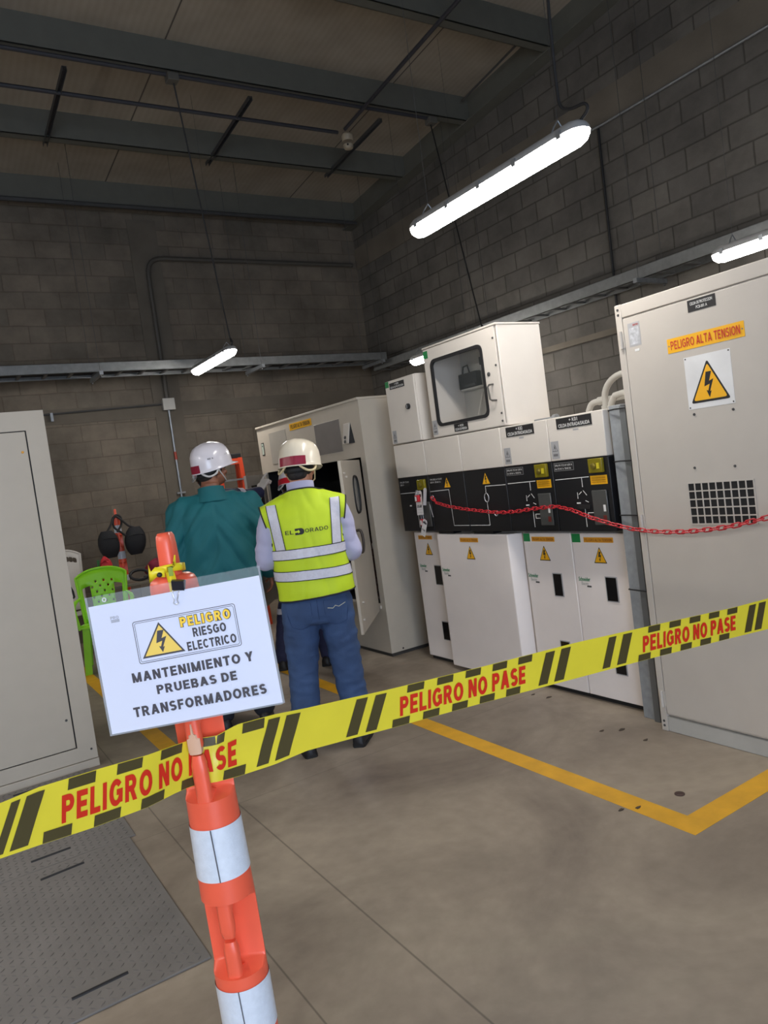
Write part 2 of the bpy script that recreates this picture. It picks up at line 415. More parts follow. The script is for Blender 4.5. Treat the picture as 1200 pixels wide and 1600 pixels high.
def tri_sign(name, O, U, V, w, h, parent, lift=0.001, bolt=True, rnd=0.06, fill=None):
    """yellow triangle, black border, black lightning arrow; O = middle of its bottom edge"""
    def tri(s_, r):
        c = [(-0.5*s_, 0), (0.5*s_, 0), (0, 1.0*s_)]; out = []
        for i in range(3):
            p = Vector((*c[i], 0)); a = Vector((*c[i-1], 0)); b = Vector((*c[(i+1) % 3], 0))
            da = (a-p).normalized()*r; db = (b-p).normalized()*r
            for t in (0, .25, .5, .75, 1):
                q = p + da*(1-t)**2 + db*t**2
                out.append((q.x*w, q.y*h))
        return out
    mb = MB(); mb.k = 0
    mb.poly(O, U, V, tri(1, rnd), 0, lift)
    mb.k = 1
    Oi = Vector(O) + Vector(V)*(h*0.055)
    mb.poly(Oi, U, V, tri(0.86, rnd), lift*1.25)
    if bolt:
        mb.k = 0
        mb.poly(Vector(O) + Vector(V)*(h*0.40), U, V, [(x*w*0.55, y*h*0.62) for x, y in BOLT], lift*1.6)
    return put(name, mb, [INK, fill or YEL], parent, smooth=False)
FU, FV = Vector((0, -1, 0)), Vector((0, 0, 1))        # faces looking along -X: u runs towards the camera, v up
LU, LV = Vector((1, 0, 0)), Vector((0, 0, 1))         # faces looking along -Y
def fx(X): return Vector((X, 0, 0))                   # origin for a -X face: u = -Y, v = Z
def plate(name, X, y0, z0, y1, z1, m_, parent, t=0.003, bevel=0, label=None):
    """thin plate lying on a face that looks along -X"""
    return put(name, MB().box(X - t, y0, z0, X, y1, z1), m_, parent, bevel=bevel, label=label)
# ================================================================= the room
XL, XR, YB, YF = -5.2, 6.0, 9.5, -4.2
def roof_z(y): return 5.43 + (9.25 - y)*0.074
def struct(name, mb, m_, **k):
    o = put(name, mb, m_, None, **k); tag(o, kind='structure'); return o
struct('floor', MB().box(XL-.2, YF-.2, -0.2, XR+.2, YB+.2, 0), floor_mat())
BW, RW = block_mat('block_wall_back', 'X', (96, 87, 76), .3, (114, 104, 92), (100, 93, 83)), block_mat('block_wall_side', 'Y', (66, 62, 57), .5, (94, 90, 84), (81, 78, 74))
struct('wall_back', MB().box(XL-.2, YB, 0, XR+.2, YB+.2, 7), BW)
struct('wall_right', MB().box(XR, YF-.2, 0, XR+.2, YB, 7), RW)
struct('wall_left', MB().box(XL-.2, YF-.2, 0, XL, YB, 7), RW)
fw_ = MB(); fw_.box(XL, YF-.2, 0, -2.9, YF, 7); fw_.box(0.9, YF-.2, 0, XR, YF, 7); fw_.box(-2.9, YF-.2, 3.6, 0.9, YF, 7)
struct('wall_front', fw_, BW)
cm = MB(); y0, y1 = YF-.2, YB+.2
cm.add([(XL-.2, y0, roof_z(y0)), (XR+.2, y0, roof_z(y0)), (XR+.2, y1, roof_z(y1)), (XL-.2, y1, roof_z(y1)),
        (XL-.2, y0, roof_z(y0)+.1), (XR+.2, y0, roof_z(y0)+.1), (XR+.2, y1, roof_z(y1)+.1), (XL-.2, y1, roof_z(y1)+.1)],
       [(0,1,2,3),(4,7,6,5),(0,4,5,1),(1,5,6,2),(2,6,7,3),(3,7,4,0)])
struct('ceiling', cm, ceil_mat())
# roof beams: channels running along X
yb = 9.25; k = 1
while yb > YF:
    z1 = roof_z(yb) + 0.004; z0 = z1 - 0.27
    b = MB(); b.box(XL, yb-.045, z0, XR-0.11, yb-.035, z1); b.box(XL, yb-.045, z0, XR-0.11, yb+.06, z0+.012); b.box(XL, yb+.05, z0, XR-0.11, yb+.06, z1)
    struct('ceiling_beam_%d' % k, b, BEAM, bevel=0.002); k += 1
    yb -= 1.335
# sloping ledger along the right wall
lm = MB()
for (xa, xb, za, zb) in ((XR-.11, XR, -.26, 0), (XR-.16, XR-.0, -.275, -.255)):
    lm.add([(x, y, roof_z(y)+z) for y in (YF, YB) for x in (xa, xb) for z in (za, zb)],
           [(0,1,3,2),(4,6,7,5),(0,4,5,1),(2,3,7,6),(0,2,6,4),(1,5,7,3)])
struct('trim_1', lm, BEAM)
lm = MB().box(XL, 9.17, 5.118, XR-.11, 9.205, 5.155); struct('trim_2', lm, DSTEEL)
# bond beams standing a little proud of the blocks
CONC = mat('bond_beam_concrete', rgb(98, 91, 81), 0.9, var=0.16, scale=2.5, bump=0.15, bscale=40)
struct('trim_3', MB().box(XL, YB-.012, 2.62, XR, YB, 2.80), CONC)
struct('trim_4', MB().box(XR-.02, YF, 2.60, XR, YB, 2.66), CONC)
struct('trim_5', MB().box(XR-.012, YF, 4.56, XR, YB, 4.86), CONC)
struct('trim_6', MB().box(2.70, YB-.014, 0, 3.06, YB, 5.1), CONC)

# ---------------------------------------------------------------- painted floor lines
fl = MB(); fl.poly((0,0,0), (1,0,0), (0,1,0), [(2.387,1.858),(3.62,1.858),(3.62,1.972),(2.497,1.972),(2.497,9.0),(2.387,9.0)], 0.0, 0.0012)
tag(put('floor_line', fl, FYEL, smooth=False), 'yellow painted floor line turning a corner in front of the cabinet row', 'floor marking')
fl = MB(); fl.poly((0,0,0), (1,0,0), (0,1,0), [(1.078,4.72),(1.19,4.72),(1.19,9.0),(1.078,9.0)], 0.0, 0.0012)
tag(put('floor_line', fl, FYEL, smooth=False), 'straight yellow floor line passing under the green chair, seen below the sign', 'floor marking')

# ---------------------------------------------------------------- suspended ladder trays
def tray(name, label, axis, a0, a1, c0, c1, z0, z1, rods, rung_gap=0.26):
    """axis 'X': runs along X between a0 and a1, its near rail at c0, its far rail at c1"""
    ex = (a0, c0) if axis == 'X' else (c0, a0)
    T = thing(name, label, 'cable tray', ((a0+a1)/2, (c0+c1)/2, z0) if axis == 'X' else ((c0+c1)/2, (a0+a1)/2, z0), 'ladder cable trays')
    def bx(mb, a, b, c, d, za, zb):
        if axis == 'X': mb.box(a, c, za, b, d, zb)
        else: mb.box(c, a, za, d, b, zb)
    t = 0.004; sg = 1 if c1 > c0 else -1
    for c, w in ((c0, sg), (c1, -sg)):
        mb = MB(); bx(mb, a0, a1, c, c+w*t, z0, z1); bx(mb, a0, a1, c, c+w*.025, z0, z0+t); bx(mb, a0, a1, c, c+w*.025, z1-t, z1)
        put('rail', mb, TRAYM, T)
    a = a0 + .1
    n = 0
    while a < a1 and n < 60:
        mb = MB(); bx(mb, a, a+.03, min(c0, c1)+.004, max(c0, c1)-.004, z0+.012, z0+.03); put('rung', mb, TRAYM, T); a += rung_gap; n += 1
    for r in rods:
        mb = MB(); bx(mb, r-.02, r+.02, min(c0, c1)-.10, max(c0, c1)+.04, z0-.045, z0-.005); put('support_channel', mb, STEEL, T)
        for c in (min(c0, c1)-.05, max(c0, c1)+.02):
            q = (r, c) if axis == 'X' else (c, r)
            if q[0] > XR-.02 or q[1] > YB-.02: continue
            mb = MB().tube([(q[0], q[1], z0-.06), (q[0], q[1], roof_z(q[1])-.002)], .0026, 6); mb.lathe((q[0], q[1], z0-.065), (0,0,1), [(.010,0),(.010,.018)], 6)
            put('hanger_rod', mb, DSTEEL, T)
    return T
tray('cable_tray', 'galvanised ladder cable tray hung along the back wall', 'X', -5.0, 5.62, 8.45, 8.85, 3.045, 3.15, (-3.6, -1.7, .0, 1.87, 3.76, 5.5))
tray('cable_tray', 'galvanised ladder cable tray running along the right wall above the cabinets', 'Y', -4.0, 8.86, 5.65, 5.93, 2.955, 3.06, (-2.5, -.1, 2.1, 4.30, 6.70), .26)
# dark cables lying in the back tray
cbl = MB()
for i, yy in enumerate((8.52, 8.56, 8.61, 8.67, 8.72, 8.77)):
    cbl.tube([(x, yy + .012*math.sin(x*2.1+i), 3.092 + .004*math.sin(x*3+i)) for x in [-5+j*.27 for j in range(39)]], .0165, 7)
tag(put('power_cables', cbl, RUBBER), 'bundle of black power cables lying in the back wall tray', 'cables')

# ---------------------------------------------------------------- conduits on walls and roof
def pipe(name, label, pts, r, m_, cat='conduit', group=None, clips=(), n=10):
    T = put(name, MB().tube(pts, r, n), m_); tag(T, label, cat, group); return T
def bend(a, b, c, r, n=6):
    a, b, c = Vector(a), Vector(b), Vector(c); p = b + (a-b).normalized()*r; q = b + (c-b).normalized()*r
    return [tuple((p*(1-t)**2 + b*2*t*(1-t) + q*t*t)) for t in [i/n for i in range(n+1)]]
yw = YB - .04
pipe('wall_conduit', 'dark conduit crossing the back wall and bending down to the junction box', [(5.9, yw, 4.62)] + bend((5.9,yw,4.62), (2.87,yw,4.62), (2.87,yw,2.84), .22) + [(2.87, yw, 2.835)], .03, mat('conduit_dull', rgb(82,78,72), .6, .2))
B = thing('junction_box', 'grey junction box on the back wall above the steel conduit', 'junction box', (2.87, YB, 2.70))
put('box_body', MB().box(2.80, YB-.085, 2.70, 2.94, YB-.001, 2.835), mat('box_grey', rgb(168,166,160), .5), B, bevel=.006)
put('box_cover', MB().box(2.793, YB-.095, 2.693, 2.947, YB-.085, 2.842), mat('box_cover', rgb(178,176,170), .5), B, bevel=.004)
T = thing('wall_conduit', 'thin galvanised conduit dropping from the junction box down the back wall', 'conduit', (2.87, yw, .35))
put('pipe', MB().tube([(2.87, yw, 2.70), (2.87, yw, .35)], .014, 10), STEEL, T)
put('coupling', MB().tube([(2.87, yw, 2.16), (2.87, yw, 2.06)], .018, 10), mat('coupling_red', rgb(150,60,44), .5), T, label='red coupling')
for z in (1.62, .9): put('strap', MB().box(2.815, YB-.055, z, 2.925, YB-.001, z+.022), STEEL, T)
T = thing('wall_conduit', 'thin horizontal conduit left of the junction box, above the grey cabinet', 'conduit', (1.9, YB-.02, 2.73))
put('pipe', MB().tube([(2.79, YB-.02-.02, 2.775), (.2, YB-.04, 2.72)], .011, 8), DSTEEL, T)
put('clamp', MB().box(1.465, YB-.06, 2.66, 1.495, YB-.001, 2.76), STEEL, T)
pipe('wall_conduit', 'upper pale conduit running along the right wall', [(XR-.035, 4.95, 4.555)] + [(XR-.035, 4.8, 4.545), (XR-.035, -3.5, 4.545)], .012, STEEL)
pipe('wall_cable', 'black cable dropping down the right wall blocks behind the big lamp', [(XR-.016, 4.86, 4.54), (XR-.02, 4.865, 3.6), (XR-.018, 4.88, 2.4)], .012, RUBBER, 'cable')
# roof level
zc = 5.20
pipe('roof_conduit', 'dark conduit running across under the roof to the smoke detector', [(-4.8, 7.02, zc+.06), (4.40, 6.99, zc+.06)], .019, mat('conduit_dark', rgb(46,46,52), .6), group=None)
pipe('roof_conduit', 'dark conduit running from the smoke detector towards the top edge', [(4.44, 6.90, zc+.06), (4.28, 3.2, zc+.2)], .019, mat('conduit_dark', rgb(46,46,52), .6))
pipe('roof_conduit', 'conduit fixed under the roof beam beside the lamp cable', [(-4.8, 6.53, 5.315), (5.30, 6.53, 5.315)], .018, mat('conduit_dark', rgb(46,46,52), .6))
for x0, x1, ya, yb_, lab in ((1.56, 1.60, 6.60, 8.05, 'left'), (3.23, 3.31, 6.60, 8.10, 'middle'), (4.72, 4.83, 6.62, 8.08, 'right')):
    mb = MB(); U_ = Vector((x1-x0, yb_-ya, 0)); Ln = U_.length; U_.normalize(); V_ = Vector((-U_.y, U_.x, 0))
    for (v0, n0, v1, n1) in ((-.02,0,-.017,.04),(.017,0,.02,.04),(-.02,.037,.02,.04)):
        mb.obox((x0, ya, 5.245), U_, V_, (0,0,1), 0, v0, n0, Ln, v1, n1)
    tag(put('strut_channel', mb, DSTEEL), {'left': 'dark slotted strut channel hung between roof beams, nearest the left edge', 'middle': 'dark slotted strut channel under the roof, just right of the lamp cable', 'right': 'dark slotted strut channel under the roof beside the smoke detector'}[lab], 'strut')
for x, lab in ((2.45, 'small grey conduit box on the roof beam where the lamp cable starts'), (5.32, 'small grey conduit box at the right end of the roof conduit')):
    tag(put('junction_box', MB().box(x-.05, 6.47, 5.25, x+.05, 6.57, 5.315), mat('box_dull', rgb(84,82,76), .6), bevel=.005), lab, 'junction box')
D = thing('smoke_detector', 'round cream smoke detector under the roof where two conduits meet', 'smoke detector', (4.52, 7.0, 5.10))
cr_ = mat('detector_cream', rgb(158,146,126), .5)
put('base', MB().lathe((4.50, 6.97, 5.10), (0,0,1), [(.055,.07),(.062,.08),(.062,.13),(.045,.15)], 28), cr_, D)
put('sensor', MB().lathe((4.50, 6.97, 5.06), (0,0,1), [(.025,.02),(.045,.03),(.055,.05),(.055,.072)], 28), cr_, D)
put('indicator', MB().ell((4.467, 6.925, 5.115), (.011,.011,.010)), INK, D, label='small black indicator')
pipe('roof_conduit', 'thin conduit in the top right roof bay near the right wall', [(5.68, 5.36, 5.62), (5.74, 6.45, 5.53)], .012, DSTEEL)

# ---------------------------------------------------------------- pendant tube lamps
LAMPG = mat('lamp_housing_grey', rgb(150, 150, 150), .45, var=.03)
DIFF = mat('lamp_diffuser', (1, 1, 1, 1), .3, var=0, emit=(1.0, .955, .90, 1), estr=LAMP_POWER)
def lamp(label, x, y0, y1, z, cable=True, top=None):
    yc = (y0+y1)/2; L = y1-y0; T = thing('pendant_lamp', label, 'lamp', (x, yc, z), 'tube lamps hung from the roof')
    def sec(y, w, lo, hi, n=14):
        r = []
        for k in range(n+1):
            a = PI*k/n
            r.append((x + w*math.cos(a), y, z + .045 + (hi*math.sin(a))))
        return r
    def ring(y, w, lo, hi):
        up = [(x + w*math.cos(PI*k/12), y, z+.05+hi*math.sin(PI*k/12)**.7) for k in range(13)]
        return up
    ys = [(y0, .25), (y0+.012, .6), (y0+.035, .86), (y0+.07, 1), (y1-.07, 1), (y1-.035, .86), (y1-.012, .6), (y1, .25)]
    hr = []
    for y, s_ in ys:
        up = [(x + .066*s_*math.cos(PI*k/12), y, z+.05+.055*s_*math.sin(PI*k/12)) for k in range(13)]
        hr.append(up)
    put('housing', MB().loft(hr), LAMPG, T)
    dr = []
    for y, s_ in ys:
        s2 = s_*.97
        dr.append([(x + .062*s2*math.cos(PI*k/12), y, z+.0495-.062*s2*math.sin(PI*k/12)) for k in range(13)])
    put('diffuser', MB().loft(dr), DIFF, T)
    for t in (.08, .30, .5, .70, .92):
        for sx_ in (-1, 1):
            yy = y0 + L*t; put('clip', MB().box(x+sx_*.060, yy-.014, z+.035, x+sx_*.070, yy+.014, z+.07), STEEL, T)
    for t in (.12, .88):
        yy = y0 + L*t
        put('hanger_bracket', MB().tube([(x-.05, yy, z+.08), (x-.03, yy, z+.115), (x, yy, z+.15), (x+.03, yy, z+.115), (x+.05, yy, z+.08)], .004, 6), STEEL, T)
        put('suspension_wire', MB().tube([(x, yy, z+.15), (x, yy, roof_z(yy)-.01)], .0014, 5), DSTEEL, T)
    if cable:
        yy = y0 + .02
        if top: cp_ = [(x, y0+.03, z+.09), (x+.005, y0+.0, z+.12), (x, y0+.02, z+.16), (x, y0+.05, z+.24), tuple(Vector((x, y0+.05, z+.24)).lerp(Vector(top), .5)), top]
        else: cp_ = [(x, y0+.03, z+.09), (x+.005, y0-.01, z+.12), (x, y0+.0, z+.15), (x, y0+.08, z+.165), (x-.005, y0+.13, z+.20), (x-.005, y0+.14, z+.30), (x-.01, y0+.13, z+.6), (x, y0+.12, z+1.2), (x-.01, y0+.12, roof_z(y0+.12)-.01)]
        put('cable', MB().tube(smooth_path(cp_), .0075, 8), RUBBER, T)
    return T
lamp('large bright tube lamp hanging in front of the right wall', 2.735, 2.28, 3.64, 2.93)
lamp('small bright tube lamp hanging before the back wall, above the green jacket', 2.90, 7.12, 8.35, 2.94, True, (2.46, 6.52, 5.243))
lamp('tube lamp glowing just above the big right cabinet', 4.90, 1.85, 3.13, 2.70)
lamp('tube lamp end showing left of the cabinet with the window', 4.92, 5.62, 6.90, 2.70, True, (5.31, 6.52, 5.243))
lamp('unseen added tube lamp in line with the near row behind the camera', 2.735, -2.7, -1.4, 2.93)  # from here on: unseen lamps added to brighten floor and cabinet fronts
lamp('unseen added tube lamp above the left half of the room', -1.9, 2.28, 3.60, 2.93)
lamp('unseen added tube lamp near the entrance on the left', -1.9, -2.7, -1.4, 2.93)
lamp('unseen added tube lamp in the middle of the left row', -1.9, 4.70, 6.0, 2.93)
lamp('unseen added tube lamp of the left row beside the camera', -1.9, -.20, 1.10, 2.93)
lamp('unseen added tube lamp along the left wall', -4.0, 3.3, 4.6, 2.93)
lamp('unseen added tube lamp over the far left of the room behind the grey cabinet', -1.9, 7.12, 8.35, 2.93)
# ================================================================= big grey cabinet at the right
RX = 3.2
RC = thing('electrical_cabinet', 'tall grey cabinet at the right edge with danger triangle and vent grille', 'electrical cabinet', (RX+.6, 1.8, 0))
ya, yb_ = 2.625, .95
put('body', MB().box(RX+.012, yb_, .085, RX+1.3, ya, 2.268), CABINET, RC, bevel=.004)
put('top_rail', MB().box(RX-.001, yb_, 2.203, RX+.03, ya-.04, 2.272), CABINET, RC, bevel=.004)
put('corner_post', MB().box(RX-.002, ya-.04, .0, RX+.04, ya, 2.274), CABINET, RC, bevel=.004)
put('plinth', MB().box(RX+.002, yb_, .0, RX+1.28, ya-.04, .082), mat('plinth_grey', rgb(176,174,168), .5), RC, bevel=.004)
for z in (2.248, 2.222, .03, .055): put('bolt', MB().lathe((RX-.002, ya-.02, z), (-1,0,0), [(.007,0),(.006,.003)], 12), DSTEEL, RC)
DR = put('door', MB().box(RX-.002, yb_+.02, .098, RX+.014, 2.581, 2.196), CABINET, RC, bevel=.003)
for z in (2.09, 1.13, .18):
    h = MB().lathe((RX-.010, 2.598, z-.045), (0,0,1), [(.009,0),(.009,.09)], 12); h.box(RX-.006, 2.58, z-.04, RX, 2.612, z+.04); put('hinge', h, CABINET, DR)
NP = put('name_plate', MB().obox(fx(RX), FU, FV, (-1,0,0), -2.199, 2.135, .001, -2.055, 2.190, .004), INK, DR, label='black name plate')
letters('CELDA DE PROTECCION', fx(RX), FU, FV, -2.185, 2.165, -2.069, 2.179, WINK, NP, .0048, .01)
letters('PCB-001 A', fx(RX), FU, FV, -2.155, 2.144, -2.097, 2.158, WINK, NP, .0048, .01)
DS = put('danger_strip', MB().obox(fx(RX), FU, FV, (-1,0,0), -2.331, 1.966, .001, -1.931, 2.036, .0035), YEL, DR, label='yellow danger strip')
block('PELIGRO ALTA TENSION', fx(RX), FU, FV, -2.312, 1.981, -1.950, 2.022, RINK, DS, .0043, .18)
for u in (-2.322, -1.941): put('rivet', MB().lathe((RX-.0035, -u, 2.001), (-1,0,0), [(.004,0),(.003,.0015)], 8), STEEL, DS)
WP = put('warning_plate', MB().obox(fx(RX), FU, FV, (-1,0,0), -2.250, 1.680, .001, -2.010, 1.930, .003), mat('plate_white', rgb(222,222,222), .4), DR, label='white plate with triangle')
tri_sign('warning_triangle', Vector((RX-.003, 2.130, 1.706)), FU, FV, .205, .196, WP, rnd=.07)
for u, v in ((-2.242, 1.922), (-2.018, 1.922), (-2.242, 1.688), (-2.018, 1.688)): put('rivet', MB().lathe((RX-.003, -u, v), (-1,0,0), [(.004,0),(.003,.002)], 8), DSTEEL, WP)
DP = put('document_pocket', MB().obox(fx(RX), FU, FV, (-1,0,0), -2.553, 2.045, .001, -2.480, 2.165, .003), SILVER, DR, label='small clear framed diagram')
put('diagram', MB().obox(fx(RX), FU, FV, (-1,0,0), -2.545, 2.055, .003, -2.488, 2.14, .0034), mat('diagram_grey', rgb(186,188,192), .5, var=.25, scale=60), DP)
letters('ELECTRO', fx(RX), FU, FV, -2.52, 2.148, -2.488, 2.157, RINK, DP, .0036, .02)
put('small_label', MB().obox(fx(RX), FU, FV, (-1,0,0), -2.523, 2.018, .001, -2.495, 2.030, .0036), WINK, DR)
for y, z in ((2.226, 1.655), (2.024, 1.652), (2.255, 1.398), (2.045, 1.392)):
    put('screw', MB().lathe((RX-.002, y, z), (-1,0,0), [(.007,0),(.005,.004)], 10), DSTEEL, DR)
VG = put('vent_grille', MB().obox(fx(RX), FU, FV, (-1,0,0), -2.303, 1.122, .0005, -1.962, 1.325, .0025), DARK, DR, label='dark vent grille with pale bars')
gb = MB()
for i in range(10):
    u = -2.303 + .341*i/9; gb.obox(fx(RX), FU, FV, (-1,0,0), u-.003, 1.119, .002, u+.003, 1.328, .005)
for i in range(6):
    v = 1.122 + .203*i/5; gb.obox(fx(RX), FU, FV, (-1,0,0), -2.306, v-.003, .002, -1.959, v+.003, .0048)
put('grille_bars', gb, CABINET, VG)

# ================================================================= row of white switchgear cubicles
LX, UX = 3.35, 3.262           # planes of the lower doors and of the projecting upper fronts
BKX = 4.35
def label_warn(parent, yc, zc, w):    # amber strip and triangle on a lower door
    st = put('danger_strip', MB().obox(fx(LXc), FU, FV, (-1,0,0), -yc-w/2, .993, .0005, -yc+w/2, 1.024, .002), LYEL, parent, label='amber danger strip')
    block('PELIGRO ALTA TENSION', fx(LXc), FU, FV, -yc-w/2+.008, 1.0, -yc+w/2-.008, 1.017, mat('brown_ink', rgb(150,82,24), .5, var=0), st, .0026, .18)
    tri_sign('warning_triangle', Vector((LXc-.0005, yc, .868)), FU, FV, .098, .098, parent, rnd=.04)
def maker_label(parent, y, z):
    o = letters('Schneider', fx(LXc), FU, FV, -y, z, -y+.092, z+.026, mat('maker_green', rgb(40,130,84), .5, var=0), parent, .001, .02)
    q = letters('Electric', fx(LXc), FU, FV, -y+.02, z-.024, -y+.075, z-.004, mat('maker_grey', rgb(120,130,124), .5, var=0), parent, .001, .0)
    put('type_label', MB().obox(fx(LXc), FU, FV, (-1,0,0), -y+.062, z-.036, .0003, -y+.096, z-.026, .0012), DSTEEL, parent)
def inspect_window(parent, y0, z0, y1, z1):
    w = put('inspection_window', MB().obox(fx(LXc), FU, FV, (-1,0,0), -y0-.006, z0-.006, .0003, -y1+.006, z1+.006, .004), SILVER, parent)
    put('window_pane', MB().obox(fx(LXc), FU, FV, (-1,0,0), -y0, z0, .003, -y1, z1, .0045), mat('window_dark_glass', rgb(16,17,20), .12, var=0), w)
def cubicle(label, yl, yr, ul, ur):
    """yl..yr: lower doors, left to right (Y falls); ul..ur the same for the upper fronts"""
    T = thing('switchgear_cubicle', label, 'switchgear', (LX+.45, (yl+yr)/2, 0), 'white switchgear cubicles in a row')
    g = .002
    put('body', MB().box(LX+.02, yr+g, .03, BKX, yl-g, 1.74), WARM, T, bevel=.003)
    put('plinth', MB().box(LX+.03, yr+g, 0, BKX-.02, yl-g, .034), RUBBER, T)
    uc = put('upper_compartment', MB().box(UX, ur+g, 1.502, LX+.05, ul-g, 1.760), WARM, T, bevel=.004)
    cp = put('control_panel', MB().box(UX+.004, ur+g, 1.072, LX+.05, ul-g, 1.5), BLACK, T, bevel=.004)
    dr = put('lower_door', MB().box(LX, yr+g, .034, LX+.03, yl-g, 1.052), WHITE, T, bevel=.005)
    return T, uc, cp, dr
LXc = LX
PX = UX + .004
def mimic(cp, segs, name='mimic_diagram'):
    mb = MB()
    for (ya_, za_, yb2, zb_) in segs:
        if abs(ya_-yb2) < 1e-6: mb.obox(fx(PX), FU, FV, (-1,0,0), -ya_-.0022, min(za_, zb_), .0003, -ya_+.0022, max(za_, zb_), .0009)
        else:
            a = Vector((PX-.0006, ya_, za_)); b = Vector((PX-.0006, yb2, zb_)); d = (b-a).normalized(); n_ = Vector((0, -d.z, d.y))*.0022
            mb.add([a+n_, a-n_, b-n_, b+n_], [(0,1,2,3)])
    put(name, mb, WINK, cp, smooth=False)
def io_panel(cp, ur, ul, tilt=1):
    """face of an incoming / outgoing unit: yellow lock cover, amber label, grey switch box, mimic lines"""
    cy = ur + .052
    cov = put('lock_cover', MB().obox(fx(PX), FU, FV, (-1,0,0), -cy-.052, 1.412, .0005, -cy+.050, 1.494, .022), mat('cover_yellow', rgb(136,124,26), .25, var=.05, alpha=.8), cp, bevel=.004, label='transparent yellow lock cover')
    put('lock_cylinder', MB().lathe((PX-.022, cy+.01, 1.452), (-1,0,0), [(.018,0),(.018,.006),(.010,.010)], 16), mat('brass', rgb(150,136,60), .35, .7), cov)
    put('lock_tab', MB().obox(fx(PX), FU, FV, (-1,0,0), -cy+.012, 1.435, .022, -cy+.032, 1.468, .025), mat('tab_yellow', rgb(206,190,40), .4), cov)
    al_ = put('caution_label', MB().obox(fx(PX), FU, FV, (-1,0,0), -cy-.062, 1.345, .0005, -cy+.060, 1.396, .0018), YEL, cp, label='yellow caution label')
    for i in range(3): letters('PRECAUCION NO OPERAR', fx(PX), FU, FV, -cy-.052, 1.353+i*.013, -cy+.05, 1.360+i*.013, mat('brown_ink', rgb(150,82,24), .5, var=0), al_, .0024)
    sb = put('switch_box', MB().obox(fx(PX), FU, FV, (-1,0,0), -cy-.058, 1.112, .0005, -cy+.050, 1.312, .012), mat('switch_box_grey', rgb(74,74,72), .3, var=.1), cp, bevel=.004)
    put('status_flag', MB().obox(fx(PX), FU, FV, (-1,0,0), -cy+.02, 1.19, .012, -cy+.036, 1.228, .0135), WINK, sb)
    put('red_flag', MB().obox(fx(PX), FU, FV, (-1,0,0), -cy+.012, 1.135, .012, -cy+.036, 1.168, .0132), mat('flag_red', rgb(110,40,36), .5, var=0), sb)
    dl = put('data_label', MB().obox(fx(PX), FU, FV, (-1,0,0), -ul+.014, 1.440, .0005, -ul+.172, 1.488, .0014), INK, cp)
    fr = MB()
    for (a, b, c, d) in ((.014,1.440,.172,1.4415),(.014,1.4865,.172,1.488),(.014,1.44,.0155,1.488),(.1705,1.44,.172,1.488)): fr.obox(fx(PX), FU, FV, (-1,0,0), -ul+a, b, .001, -ul+c, d, .0018)
    put('label_border', fr, SILVER, dl)
    letters('SM6 IM 17,5 kV 630 A', fx(PX), FU, FV, -ul+.022, 1.466, -ul+.162, 1.479, WINK, dl, .0022)
    letters('Icw 20 kA 1s  50/60 Hz', fx(PX), FU, FV, -ul+.022, 1.448, -ul+.150, 1.459, WINK, dl, .0022)
    mx_ = (ul+ur)/2 - .02
    mimic(cp, [(ul-.012, 1.388, ur+.125, 1.392), (mx_, 1.39, mx_, 1.335), (mx_, 1.315, mx_-.026, 1.285), (mx_+.035, 1.292, mx_+.012, 1.308), (mx_-.01, 1.255, mx_-.034, 1.245), (mx_+.045, 1.268, mx_+.045, 1.305), (mx_, 1.22, mx_, 1.10)])
    kb = put('operating_slot', MB().obox(fx(PX), FU, FV, (-1,0,0), -mx_-.045, 1.206, .0005, -mx_+.045, 1.232, .006), RUBBER, cp)
    put('slot_label', MB().obox(fx(PX), FU, FV, (-1,0,0), -mx_-.058, 1.238, .0005, -mx_-.028, 1.246, .0014), WINK, cp)
    pb = put('position_window', MB().obox(fx(PX), FU, FV, (-1,0,0), -mx_+.018, 1.155, .0005, -mx_+.078, 1.185, .0016), WINK, cp)
    put('position_mark', MB().obox(fx(PX), FU, FV, (-1,0,0), -mx_+.024, 1.159, .001, -mx_+.072, 1.181, .0022), INK, pb)
def upper_plate(uc, yL, yR, z, l1, l2):
    n_ = put('name_plate', MB().obox(fx(UX), FU, FV, (-1,0,0), -yL, z-.062, .0005, -yR, z, .003), INK, uc, label='black name plate')
    w = yL-yR
    letters(l1, fx(UX), FU, FV, -yL+w*.38, z-.027, -yL+w*.62, z-.006, WINK, n_, .0036, .01)
    letters(l2, fx(UX), FU, FV, -yL+w*.06, z-.055, -yL+w*.95, z-.034, WINK, n_, .0036, .01)
    put('small_tag', MB().obox(fx(UX), FU, FV, (-1,0,0), -(yL+yR)/2-.012, z-.082, .0003, -(yL+yR)/2+.03, z-.072, .001), SILVER, uc)
def hazard_label(uc, yL, z, X=None, w=.062, h=.105):
    X = UX if X is None else X
    n_ = put('hazard_label', MB().obox(fx(X), FU, FV, (-1,0,0), -yL, z, .0005, -yL+w, z+h, .0015), SILVER, uc, label='silver hazard label')
    tri_sign('hazard_triangle', Vector((X-.0015, yL-w/2, z+h*.42)), FU, FV, w*.7, w*.7, n_, bolt=True, lift=.0005, fill=SILVER)
    put('label_lines', MB().obox(fx(X), FU, FV, (-1,0,0), -yL+w*.2, z+h*.14, .0015, -yL+w*.8, z+h*.28, .0019), mat('label_grey', rgb(110,110,112), .5, var=0), n_)
